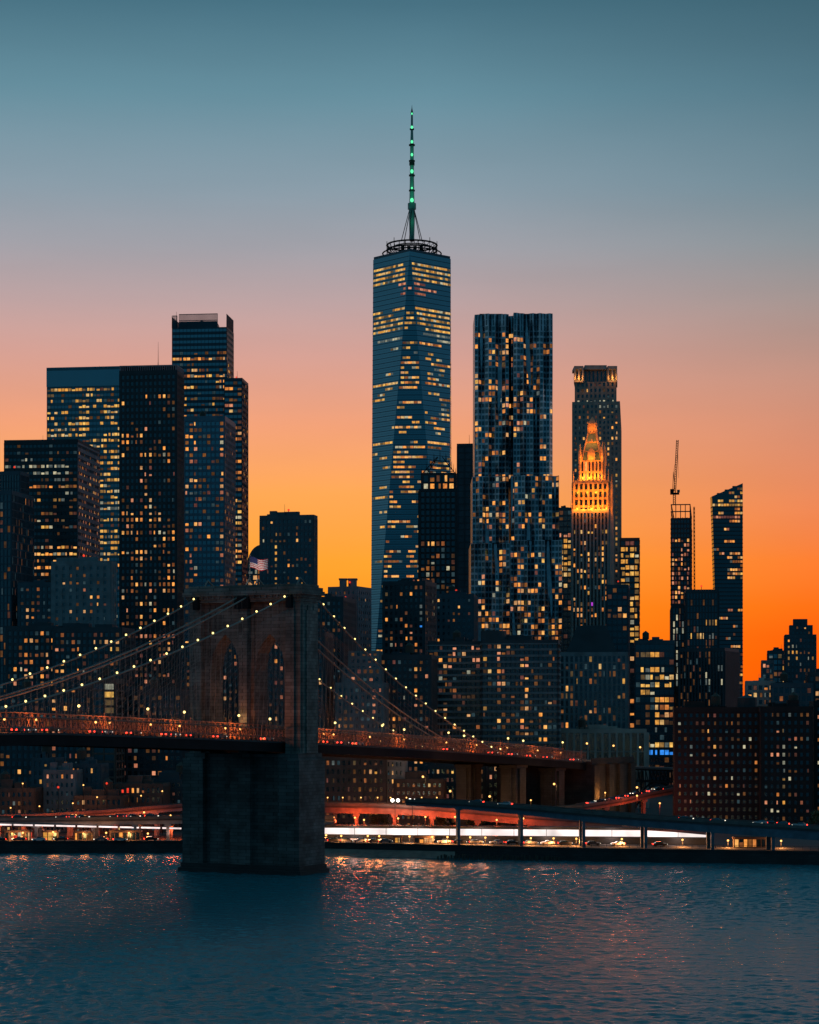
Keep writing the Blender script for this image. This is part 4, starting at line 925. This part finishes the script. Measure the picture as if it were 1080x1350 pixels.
# ---- middle ground
r_, ring, z = tower('apartment_slab', 'balcony striped apartment slab, right wing with rounded rooftop box', 636, 735, None, 848, 950, -6, 20, fl=2.75, bay=2.1, pier=.4, sp=1.0, sd=.9, pd=.3, wall=FR_DARK, minor=FR_GREY, gl=GL_BLACK, p=.05, pal=AY, roof='boxes',
      lits=[(634,848,639,985,.95,YP),(653,850,669,965,.55,AK),(683,862,695,970,.42,AK)])
m = MB(); m.tube(at(651, 848, 958), at(651, 832, 958), px(668, 958)-px(651, 958), FR_DARK, n=20); m.build('rooftop_box', r_)
tower('apartment_slab', 'balcony striped apartment slab, left wing with roof terrace light', 565, 634, None, 850, 965, -6, 20, fl=2.75, bay=2.1, pier=.4, sp=1.0, sd=.9, pd=.3, wall=FR_DARK, minor=FR_GREY, gl=GL_BLACK, p=.07, pal=AY, roof='boxes',
      lits=[(592,850,605,882,.7,AK),(618,850,634,880,.5,K_),(585,930,605,940,.7,A_),(540,935,570,985,.5,A_)])
r_, ring, z = tower('institution', 'grey ribbed institution with dark sloping roof below the gold crowned tower', 737, 827, None, 864, 1040, -6, 30, fl=3.6, bay=2.3, pier=1.0, pd=.6, sp=.9, wall=FR_GREY, gl=GL_DARK, p=.07, pal=AY, roof=None,
      lits=[(737,888,766,950,.2,AY),(768,882,778,948,.4,A_),(776,898,787,906,.9,A_),(776,934,787,944,.9,A_)])
m = MB(); b_ = foot(745, 815, None, 1046, -6, 20); c = (V(b_[0])+V(b_[2]))/2
m.hexa([(*p, z) for p in b_], [(c.x+(p.x-c.x)*.55, c.y+(p.y-c.y)*.6, pz(824, 1046)) for p in b_], FR_BLACK); m.build('roof', r_)
tower('colonnade_building', 'long low building with tall stone columns beside the bridge approach', 737, 852, None, 966, 975, -4, 20, fl=9.5, bay=3.4, pier=1.0, pd=1.4, sp=.7, sd=.3, wall=principled('buff_stone', (.36, .30, .26), .85), gl=GL_BLACK, p=0, roof='boxes')
tower('apartment_tower', 'dark apartment tower with scattered bluish and amber rooms under the tapering tower', 505, 560, 575, 770, 1060, -16, fl=3.1, bay=2.6, pier=1.2, sp=1.4, wall=FR_DARK, gl=GL_DARK, p=.26, pal=[(A_, 4), (P_, 1), (K_, 1)], lits=[(549,824,562,833,.8,'blue'),(505,760,520,850,.3,AY)], tiers=[(530, 556, None, 762, 772)])
r_, ring, z = tower('stepped_block', 'pale grey block stepping down in terraces right of the bridge tower', 443, 506, None, 905, 900, -8, 20, fl=3.0, bay=2.6, pier=1.1, sp=1.5, wall=FR_GREY, gl=GL_DARK, p=.12, roof='boxes', pal=AK, tiers=[(452, 503, None, 880, 907), (460, 500, None, 858, 882)], lits=[(486,860,494,940,.85,K_)])
tower('apartment_block', 'dark block with lit stair windows left of the striped apartment slabs', 500, 568, None, 868, 910, -8, 20, fl=3.0, bay=2.5, pier=1.1, sp=1.4, wall=FR_DARK, gl=GL_BLACK, p=.12, pal=AK, lits=[(548,875,567,990,.5,AK)])
tower('apartment_block', 'low dark apartment block seen through the tower arches', 322, 428, None, 838, 900, -8, 20, fl=3.0, bay=2.5, pier=1.2, sp=1.4, wall=FR_DARK, gl=GL_BLACK, p=.16, pal=AK, lits=[(352,838,373,850,.6,A_)])
tower('apartment_block', 'dark block behind the left pier of the bridge tower', 236, 330, None, 852, 930, -8, 20, fl=3.0, bay=2.5, pier=1.2, sp=1.4, wall=FR_DARK, gl=GL_BLACK, p=.18, pal=AK, lits=[(236,785,252,990,.4,YP)])
tower('grey_block', 'grey blue concrete block with a few amber windows below the broad glass tower', 68, 146, 153, 744, 960, -10, fl=3.2, bay=3.6, pier=2.0, sp=1.8, wall=FR_GREY, gl=GL_DARK, p=.06, pal=A_, lits=[(108,776,134,828,.45,AK)], tiers=[(75, 98, None, 735, 746)])
tower('grey_block', 'lower slate block stepping down at the left of the grey blue block', 24, 70, None, 772, 990, -10, fl=3.2, bay=2.6, pier=1.2, sp=1.6, wall=FR_SLATE, gl=GL_DARK, p=.05, lits=[(28,800,48,820,.6,A_)])
LOWD = dict(fl=3.0, bay=2.4, pier=.9, sp=1.3, wall=FR_DARK, gl=GL_BLACK, pal=AK)
tower('apartment_block', 'dark block crowded with amber windows at the far left above the bridge', 8, 82, None, 830, 900, -8, 20, p=.14, lits=[(34,838,72,845,.85,A_),(25,858,68,866,.8,A_),(15,872,72,920,.5,AK)], **LOWD)
tower('apartment_block', 'dark block with two short amber rows behind the bridge cables', 70, 160, None, 832, 890, -8, 20, p=.09, lits=[(75,882,112,893,.75,A_),(95,840,112,860,.4,A_),(120,830,142,850,.3,A_),(132,838,158,860,.5,AY)], **LOWD)
r_, ring, z = tower('brick_block', 'small block with a glowing amber stairwell above the bridge deck', 122, 152, None, 900, 830, -6, 14, fl=3.1, bay=4.2, pier=.5, sp=.8, wall=FR_BROWN, gl=GL_BLACK, p=.0, lits=[(131,905,149,945,.99,Y_)])
tower('brick_block', 'brown block half hidden by the left bridge deck', 150, 240, None, 915, 850, -6, 16, p=.12, **LOWD)
tower('brick_block', 'brown low block behind the bridge lattice at the far left', -10, 122, None, 918, 840, -6, 16, p=.09, **LOWD)
# ---- low waterfront buildings
WF = [('brick row house with small lit windows at the left edge under the bridge', -8, 45, 1042, 770, FR_BROWN, .14), ('narrow taller house beside the left row house under the bridge', 42, 72, 1002, 800, FR_SLATE, .12), ('grey house with flat roof under the left bridge deck', 58, 100, 1018, 780, FR_GREY, .06),
      ('pale teal house with one tall lit slot window', 92, 132, 1010, 790, FR_SLATE, .05), ('low terrace of brick houses left of the bridge tower', 98, 162, 1052, 768, FR_BROWN, .10), ('wider brick warehouse with red lit ground floor left of the bridge tower', 150, 214, 1036, 776, FR_BROWN, .04), ('dark house tucked against the left side of the bridge tower', 196, 262, 1030, 790, FR_DARK, .05),
      ('four storey brick warehouse with arched windows right of the bridge tower', 420, 508, 1000, 800, FR_BROWN, .07), ('blank pale gable wall beside the brick warehouse', 508, 533, 1002, 805, FR_PALE, .02), ('low reddish building behind the bright floodlights', 520, 585, 1030, 800, FR_BROWN, .14), ('dark long building under the right bridge deck', 560, 640, 1012, 830, FR_DARK, .06),
      ('small white kiosk tower under the right bridge deck', 607, 621, 1014, 815, FR_PALE, .03), ('dark house with a lit stair window near the approach piers', 636, 690, 1008, 850, FR_BROWN, .04)]
for i, (lab, x0, x1, y, d, w_, p) in enumerate(WF):
    lt = []
    if i == 3: lt = [(96,1012,100,1040,.99,AY)]
    if i == 5: lt = [(158,1040,186,1048,.9,[('red', 1), (A_, 1)])]
    if i == 7: lt = [(445,1014,500,1021,.55,AY),(430,1004,490,1008,.3,AY)]
    if i == 9: lt = [(520,1034,532,1042,.9,A_)]
    if i == 12: lt = [(656,1015,666,1040,.8,AY)]
    tower('waterfront_building', lab, x0, x1, None, y, d, -4, 14, fl=3.2, bay=2.0, pier=1.0, sp=1.6, wall=w_, gl=GL_BLACK, p=p*1.8, pal=[(A_, 3), (Y_, 1), (K_, 1)], lits=lt, cat='building', parapet=.8)

# red warning lights on the highest roofs
for o in [x for x in COL.objects if x.get('category') == 'skyscraper' and x.get('top') and x['top'] > 95][::2]:
    zz = o['top']; m = MB(); m.tube((o.location.x, o.location.y, zz), (o.location.x, o.location.y, zz+4), .15, STEEL_DK, n=4); m.ball((o.location.x, o.location.y, zz+4.3), .55, PAL['red'][0]); m.build('beacon', o)
# ------------------------------------------------------------------ waterfront road, viaducts, lamps, cars
def road_viaduct(label, pts, width, th, cols, mat, ground=4.0, rail=True, glow=None, name='elevated_road'):
    """pts: (x, y of the near top edge, distance)"""
    P = [at(x, y, d) for x, y, d in pts]; root = thing(name, label, 'viaduct', (P[0].x, P[0].y, ground))
    m = MB(); g = MB(); rl = MB()
    for i, (a, b) in enumerate(zip(P, P[1:])):
        t_ = (b-a); t_.z = 0; t_.normalize(); n_ = V((-t_.y, t_.x, 0)); n2 = n_
        q = [a, b, b+n_*width, a+n_*width]; th_ = th if not isinstance(th, (list, tuple)) else th[i]; tb = th if not isinstance(th, (list, tuple)) else th[i+1]
        lo = [a-V((0, 0, .6)), b-V((0, 0, .6)), b+n_*width-V((0, 0, .6)), a+n_*width-V((0, 0, .6))]
        m.hexa(lo, q, ASPH)
        for o in (.3, width*.5, width-1.0):
            g.hexa([a+n_*o-V((0, 0, th_)), b+n_*o-V((0, 0, tb)), b+n_*(o+.7)-V((0, 0, tb)), a+n_*(o+.7)-V((0, 0, th_))], [a+n_*o-V((0, 0, .61)), b+n_*o-V((0, 0, .61)), b+n_*(o+.7)-V((0, 0, .61)), a+n_*(o+.7)-V((0, 0, .61))], mat)
        for o in (0, width-.3):
            rl.hexa([a+n_*o-n_*.05, b+n_*o-n_*.05, b+n_*(o+.3), a+n_*(o+.3)], [a+n_*o+V((0, 0, .9))-n_*.05, b+n_*o+V((0, 0, .9))-n_*.05, b+n_*(o+.3)+V((0, 0, .9)), a+n_*(o+.3)+V((0, 0, .9))], PARAPET)
    m.build('road_slab', root); g.build('girder', root); rl.build('parapet', root)
    for x, zb in cols:
        for (a, b, pa, pb) in zip(P, P[1:], pts, pts[1:]):
            if pa[0] <= x < pb[0]:
                f_ = (x-pa[0])/(pb[0]-pa[0]); q = a.lerp(b, f_)
                tv = th if not isinstance(th, (list, tuple)) else th[0]
                m = MB(); m.box(q.x-.5, q.x+.5, q.y+.5, q.y+1.7, zb, q.z-tv, mat); m.box(q.x-1.1, q.x+1.1, q.y+.4, q.y+width-.6, q.z-tv-.9, q.z-tv+.05, mat); m.box(q.x-.7, q.x+.7, q.y+width-2.2, q.y+width-.8, ground, q.z-tv-.5, mat); m.build('column', root)
                break
    return root
road_viaduct('curving ramp rising behind the left waterfront road', [(-60, 1079, 748), (60, 1076, 748), (140, 1071, 750), (240, 1063, 752), (330, 1058, 754)], 8, 1.6, [(x, 4) for x in (-20, 30, 90, 150, 205, 260)], CONC)
road_viaduct('level elevated road along the left shore under the ramp', [(-60, 1082, 732), (100, 1081, 731), (250, 1079, 730), (440, 1080, 728)], 12, 1.8, [(x, 4) for x in (-10, 47, 122, 178, 221, 270, 340, 400)], CONC)
road_viaduct('orange lit elevated road right of the bridge tower', [(380, 1062, 742), (500, 1063, 742), (560, 1066, 742), (700, 1078, 742), (820, 1086, 742)], 10, 2.6, [(x, 4) for x in (420, 470, 520, 570, 630, 700, 770)], TRUSS)
road_viaduct('blue steel elevated road descending to the right in front of the white light trail', [(535, 1057, 705), (605, 1060, 700), (690, 1066, 694), (770, 1073, 688), (860, 1080, 681), (940, 1085, 676), (1020, 1090, 671), (1130, 1097, 664)], 11, [1.2, 1.6, 2.1, 2.5, 2.8, 3.1, 3.3, 3.5], [(x, .3) for x in (605, 688, 770, 852, 940, 1020, 1100)], BLUESTEEL)
road_viaduct('red lit curved ramp climbing beside the bridge anchorage', [(700, 1070, 800), (770, 1064, 800), (820, 1056, 805), (860, 1047, 815), (920, 1036, 830)], 8, 1.5, [(x, 4) for x in (740, 800, 850, 900)], TRUSS)
# headlight trail under the road, built as an added glowing band
trail_root = thing('light_trail_band', 'long white headlight trail built as a glowing band beneath the blue elevated road', 'pavilion', at(660, 1113, 722))  # no pavilion stands here, the band stands in for a headlight trail
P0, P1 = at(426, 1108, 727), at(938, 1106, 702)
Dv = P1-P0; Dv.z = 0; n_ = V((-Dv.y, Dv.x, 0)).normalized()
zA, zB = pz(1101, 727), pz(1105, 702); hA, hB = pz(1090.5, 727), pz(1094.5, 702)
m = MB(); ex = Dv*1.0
m.obox(V((P0.x, P0.y, 4)), ex, n_*6, (0, 0, zB-4-.1), FR_BLACK); m.build('trail_band_base', trail_root)  # added dark box that holds the glowing trail band
m = MB(); A = V((P0.x, P0.y, hA)); m.hexa([A-n_*.6, A+ex-n_*.6+V((0, 0, hB-hA)), A+ex+n_*6+V((0, 0, hB-hA)), A+n_*6], [p+V((0, 0, .6)) for p in (A-n_*.6, A+ex-n_*.6+V((0, 0, hB-hA)), A+ex+n_*6+V((0, 0, hB-hA)), A+n_*6)], FR_BLACK); m.build('roof', trail_root)  # added dark cover over the trail band, no real roof
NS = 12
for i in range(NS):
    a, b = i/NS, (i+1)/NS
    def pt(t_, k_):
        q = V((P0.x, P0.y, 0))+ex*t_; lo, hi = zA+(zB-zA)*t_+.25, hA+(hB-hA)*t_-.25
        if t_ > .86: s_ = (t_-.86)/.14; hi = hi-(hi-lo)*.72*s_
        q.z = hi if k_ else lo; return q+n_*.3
    m = MB(); m.face([pt(a, 0), pt(b, 0), pt(b, 1), pt(a, 1)], PAL['white'][0]); m.build('window', trail_root)  # glowing piece of the headlight trail, no real glazing
    mu = MB(); mu.obox(pt(a, 0)-n_*.4-V((0, 0, .3)), Dv.normalized()*.12, n_*.3, (0, 0, pt(a, 1).z-pt(a, 0).z+.5), FR_BLACK); mu.build('band_divider', trail_root)
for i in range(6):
    q = V((P0.x, P0.y, 7.2))+ex*(i+.5)/6-n_*2.2; point(q, 900, (1, .62, .5), 1.5, trail_root, 'trail_light')  # added light in front of the trail band
# headlight trails under the left elevated road, built as added glowing strips
for i in range(9):
    x0 = -10+i*28; a = at(x0, 1088+i*.6, 731.2); b = at(x0+25, 1088.6+i*.6, 731.2)
    t = thing('light_trail_strip', 'bluish white headlight trail strip added beneath the left elevated road', 'lamp', a, 'headlight trail strips under the left elevated road')
    m = MB(); m.obox(a, b-a, (0, .3, 0), (0, 0, .55), TRAIL); m.build('tube', t); m = MB(); m.obox(a+V((0, -.05, .56)), b-a, (0, .4, 0), (0, 0, .2), STEEL_DK); m.build('housing', t)  # added glowing strip and its dark cover, no real lamp housing
    point((a+b)/2+V((0, -1, -1.2)), 260, (1, .55, .42), 1, t)  # added light cast for the trail strip
# orange and red lights of the quay and roads
ql = [(16, 1100, 726, 'left'), (70, 1098, 726, 'left'), (110, 1100, 726, 'left'), (195, 1100, 726, 'left'), (225, 1076, 742, 'left'), (150, 1078, 744, 'left'), (60, 1083, 744, 'left'), (440, 1079, 738, 'r'), (468, 1079, 736, 'r'), (500, 1104, 715, 'r'), (450, 1106, 716, 'r'), (561, 1078, 738, 'r'), (600, 1078, 738, 'r'), (655, 1082, 735, 'r'), (540, 1104, 713, 'r'), (570, 1106, 711, 'r'), (640, 1106, 706, 'r'), (700, 1108, 703, 'r'), (760, 1110, 700, 'r'), (430, 1104, 720, 'r'), (485, 1106, 716, 'r'), (525, 1080, 738, 'r'), (480, 1082, 738, 'r'), (690, 1080, 736, 'r'), (620, 1108, 708, 'r'), (590, 1108, 709, 'r'), (730, 1110, 702, 'r'), (820, 1110, 698, 'r'), (900, 1112, 694, 'r'), (30, 1099, 726, 'left'), (100, 1076, 744, 'left'), (190, 1072, 745, 'left'), (15, 1084, 744, 'left'), (225, 1088, 738, 'left'), (140, 1099, 726, 'left'), (170, 1099, 727, 'left'), (840, 1050, 800, 'r'), (870, 1060, 790, 'r'), (960, 1112, 690, 'r'), (1030, 1114, 688, 'r')]
for i, (x, y, d, g_) in enumerate(ql):
    c = at(x, y, d); zb = 4.0; red = y < 1090 or i in (4,)
    street_lamp('quay_lamp', ('orange globe lamp on the quay under the left elevated road' if g_ == 'left' else 'orange globe lamp on the quay right of the bridge tower'), (c.x, c.y, zb), max(2, c.z-zb), 'orange lamps on the %s quay' % ('left' if g_ == 'left' else 'right'), col=(1, .12, .03) if red else (1, .36, .1), e=(3800 if red else 2600)*(.7 if (g_ == 'left' and red) else .4 if g_ == 'left' else 1), r=.33)
big = [(734, 1034.6, 790, 'tall orange street lamp in front of the dark approach arch'), (649, 1051, 770, 'orange street lamp left of the approach piers behind the elevated road'), (843, 1039, 850, 'orange street lamp under the steel arch beyond the anchorage'), (561, 1025, 775, 'amber street lamp right of the blank pale gable'), (597, 1044, 765, 'reddish street lamp between the waterfront houses'), (777, 981, 858, 'warm lamp above the stone anchorage'), (812, 984, 868, 'lamp before the columns of the long low building'), (847, 986, 900, 'lamp at the right end of the colonnade'), (480, 1030, 770, 'unlit looking grey lamp post before the brick warehouse')]
for x, y, d, lab in big:
    c = at(x, y, d); zb = 4 if y > 1000 else pz(1005, d); street_lamp('street_lamp', lab, (c.x, c.y, zb), c.z-zb, None, e=(0 if 'unlit' in lab else (600 if y < 1000 else 1800)), r=.4, arm=-.9, bulb=(STEEL_DK if 'unlit' in lab else None))
# lamps washing the foot of the anchorage
for x, y in ((786, 1050), (798, 1046), (700, 1056)):
    c = at(x, y, 838 if x > 750 else 778); street_lamp('wall_lamp', 'low amber lamp washing the stone foot of the bridge anchorage' if x > 750 else 'low amber lamp at the foot of the approach pier', (c.x, c.y, 4), c.z-4, 'amber lamps at the anchorage' if x > 750 else None, col=(1, .38, .08), e=2200 if x > 750 else 500, r=.3)
for x, y, lab in ((521, 1056, 'left white floodlight pair on a mast beside the orange road'), (544, 1056, 'right white floodlight pair on a mast beside the orange road')):
    c = at(x, y, 738); t = thing('floodlight', lab, 'floodlight', (c.x, c.y, 4)); m = MB(); m.tube((c.x, c.y, 4), c, .14, STEEL_DK); m.build('mast', t)
    for dx in (-.9, 1.0):
        m = MB(); m.ball(c+V((dx, -.3, .2)), .62, emit('floodlight_white', (1, .95, .82), 5, var=0)); m.build('lamp_head', t)
    point(c+V((0, -1.5, -.6)), 900, (1, .85, .65), .6, t)
for x, y, lab in ((141, 1034, 'red traffic signal above the terrace of brick houses'), (77, 1039, 'red traffic signal by the grey flat roofed house')):
    c = at(x, y, 762); t = thing('traffic_signal', lab, 'traffic signal', (c.x, c.y, 4)); m = MB(); m.tube((c.x, c.y, 4), (c.x, c.y, c.z+1), .12, STEEL_DK); m.build('post', t); m = MB(); m.box(c.x-.3, c.x+.3, c.y-.2, c.y+.3, c.z-1, c.z+.8, FR_BLACK); m.build('housing', t); m = MB(); m.ball(c+V((0, -.25, .3)), .42, PAL['red'][0]); m.build('red_lamp', t)
# stone foot glow under the bridge deck is only what these lamps throw; cars on the quay and roads
for x, d in ((8, 736), (34, 738), (60, 736), (88, 739), (140, 737), (165, 736), (205, 739), (448, 736), (470, 738), (492, 737), (580, 734), (618, 733), (640, 736), (690, 733)):
    y = {736: 0, 737: 0}.get(d, 0); c = at(x, 1080, d)
    zz = 4.02; car((c.x, c.y-13, zz), (0 if (x*7) % 2 else math.pi)+.25, 'car on the lower waterfront road under the elevated roads', 'cars on the lower waterfront road')
for i, x in enumerate((428, 441, 458, 474, 494, 508, 586, 606, 628, 655, 676, 700, 722, 745, 782, 815, 870)):
    d = 719-(x-428)*.052; c = at(x, 1110, d); car((c.x, c.y, 4.02), .1+(math.pi if i % 3 == 0 else 0), 'parked car on the quay below the white light trail', 'cars parked on the quay below the light trail')
def on_road(pts, x, inset):
    for (pa, pb) in zip(pts, pts[1:]):
        if pa[0] <= x < pb[0]:
            a, b = at(*pa), at(*pb); q = a.lerp(b, (x-pa[0])/(pb[0]-pa[0])); t_ = b-a; h_ = math.atan2(t_.y, t_.x); return q+V((-math.sin(h_), math.cos(h_), 0))*inset+V((0, 0, .01)), h_
RB = [(535, 1057, 705), (605, 1060, 700), (690, 1066, 694), (770, 1073, 688), (860, 1080, 681), (940, 1085, 676), (1020, 1090, 671), (1130, 1097, 664)]
for x in (622, 660, 903, 945, 1000, 1012, 1028, 1052):
    q, h_ = on_road(RB, x, 3.2 if x % 2 else 6.5); car(q, h_ if x % 2 else h_+math.pi, 'car on the blue steel elevated road at the right', 'cars on the blue steel elevated road')
RL = [(-60, 1082, 732), (100, 1081, 731), (250, 1079, 730), (440, 1080, 728)]
for x in (20, 78, 92, 104, 150, 160, 172, 196, 456):
    rr3 = on_road(RL, x, 3.5 if x % 2 else 7)
    if rr3: car(rr3[0], rr3[1] if x % 4 < 2 else rr3[1]+math.pi, 'car on the level elevated road along the left shore', 'cars on the left elevated road')
RO = [(700, 1070, 800), (770, 1064, 800), (820, 1056, 805), (860, 1047, 815), (920, 1036, 830)]
for x in (785, 800, 812, 826, 838, 852, 866, 880):
    q, h_ = on_road(RO, x, 2.5 if x % 4 else 5.5); car(q, h_+math.pi*(x % 4 == 0), 'car on the red lit ramp beside the bridge anchorage', 'cars on the red lit ramp')
# beach, piles, trees, kiosks
m = MB(); A, B = SHORE[4], SHORE[5]; n_ = 14; r = random.Random(5); pr = None
for i in range(n_+1):
    f_ = i/n_; x, y = A[0]+(B[0]-A[0])*f_, A[1]+(B[1]-A[1])*f_-.3; o = (6.5+r.uniform(-1, 1))*min(1, (1-f_)*3+.15)
    c_ = [V((x, y, 2.1)), V((x, y-o*.5, 1.0)), V((x, y-o, -.25))]
    if pr:
        m.face([pr[1], c_[1], c_[0], pr[0]], SAND); m.face([pr[2], c_[2], c_[1], pr[1]], SAND)
    pr = c_
m.build('beach', kind='structure')
r = random.Random(8)
pile0 = None; i = 0
for x in np.linspace(578, 738, 46):
    x += r.uniform(-1, 1); y = 1133.5+(x-578)*.012+r.uniform(-.6, .8); d = CH*F/(y-HY); c = at(x, y, d)
    if pile0 is None:
        m = MB(); m.tube((0, 0, -1), (0, 0, 1.7), .34, WOOD, .3, n=7); pile0 = m.build('piling'); o = pile0
    else: o = pile0.copy(); COL.objects.link(o)
    o.location = (c.x, c.y, r.uniform(-.5, .3)); tag(o, 'rotting timber pile standing in the water before the seawall', 'piling', 'old timber piles along the shore')
def tree(x, d, h, label, seed):
    r = random.Random(seed); b = V((px(x, d), d, 4)); t = thing('tree', label, 'tree', b)
    m = MB(); m.tube(b, b+V((0, 0, h*.5)), .28, BARK, .16)
    tips = []
    for i in range(7):
        a = r.uniform(0, 6.28); q = b+V((0, 0, h*r.uniform(.3, .5))); e = q+V((math.cos(a)*h*.25, math.sin(a)*h*.25, h*r.uniform(.15, .4))); m.tube(q, e, .1, BARK, .03, n=4); tips.append(e)
    m.build('trunk', t); m = MB()
    for e in tips+[b+V((0, 0, h*.8))]:
        for _ in range(130):
            v = V((r.gauss(0, 1), r.gauss(0, 1), r.gauss(0, .8)))*h*.085; q = e+v; s_ = r.uniform(.25, .5)
            u = V((r.uniform(-1, 1), r.uniform(-1, 1), r.uniform(-1, 1))).normalized()*s_; w = u.cross(V((r.uniform(-1, 1), r.uniform(-1, 1), r.uniform(-1, 1)))).normalized()*s_
            m.face([q-u, q+w*.6, q+u, q-w*.6], LEAF)
    m.build('crown', t)
for i, (x, d, h, lab) in enumerate(((655, 770, 9, 'dark street tree left of the approach pier'), (672, 775, 11, 'taller dark street tree next to the approach pier'), (626, 760, 8, 'small dark tree right of the waterfront houses'), (500, 760, 8, 'dark tree before the blank pale gable'), (585, 758, 7, 'low dark tree beside the reddish street lamp'), (1076, 760, 9, 'dark tree at the right edge below the cut housing slab'), (178, 752, 7, 'dark tree by the wide brick warehouse'), (36, 752, 7, 'dark tree before the left row house'))): tree(x, d, h, lab, 40+i)
for i, (x0, x1, y, d, lab, pal) in enumerate(((6, 40, 1096, 727, 'red lit market kiosk at the far left of the quay', K_), (56, 76, 1096, 727, 'small green and amber lit kiosk on the left quay', Y_), (98, 120, 1097, 728, 'amber lit kiosk left of the pale shelter on the quay', A_), (546, 572, 1103, 712, 'orange lit shelter on the quay below the light trail', A_), (520, 530, 1103, 713, 'tiny lit kiosk left of the orange shelter', Y_), (968, 1010, 1105, 690, 'long orange lit shelter under the right end of the blue road', A_), (145, 185, 1096, 728, 'pale open shelter with posts on the left quay', A_))):
    tower('kiosk', lab, x0, x1, None, y, d, 0, 3, fl=3, bay=1.5, pier=.25, pd=.1, sp=.5, sd=.06, wall=FR_BROWN, gl=GL_BLACK, p=(.75 if i < 6 else .15), pal=pal if i else [(K_, 1), ('red', 1), (A_, 1)], roof=None, parapet=.3, cat='kiosk')

m = MB()
for (a, b) in zip(SHORE[2:], SHORE[3:8]):
    A, B = V((*a, 4.55)), V((*b, 4.55)); L_ = (B-A).length; n_ = int(L_/2.4); pr = None
    for i in range(n_+1):
        q = A.lerp(B, i/max(1, n_))+V((0, .6, 0)); m.tube(q, q+V((0, 0, 1.15)), .05, STEEL_DK, n=4)
        if pr:
            for h in (.6, 1.12): m.tube(pr+V((0, 0, h)), q+V((0, 0, h)), .04, STEEL_DK, n=4)
        pr = q
tag(m.build('railing', origin=(0, 700, 4)), 'thin dark steel railing running along the top of the seawall', 'railing')

for i, x in enumerate((432, 452, 476, 498, 515, 536, 556, 576)):
    q = at(x, 1062.5, 744); street_lamp('road_lamp', 'small amber lamp on the parapet of the orange lit elevated road', (q.x, q.y, q.z), 2.6, 'amber lamps along the orange lit elevated road', col=(1, .25, .05), e=500, r=.24)
for i, (x, y) in enumerate(((14, 1066), (52, 1064), (96, 1060), (128, 1052), (186, 1050), (214, 1044), (30, 1034), (110, 1036))):
    c = at(x, y, 764); street_lamp('street_lamp', 'small amber street lamp among the low houses left of the bridge tower', (c.x, c.y, 4), max(3, c.z-4), 'street lamps among the low houses', col=(1, .35, .1), e=220, r=.26)
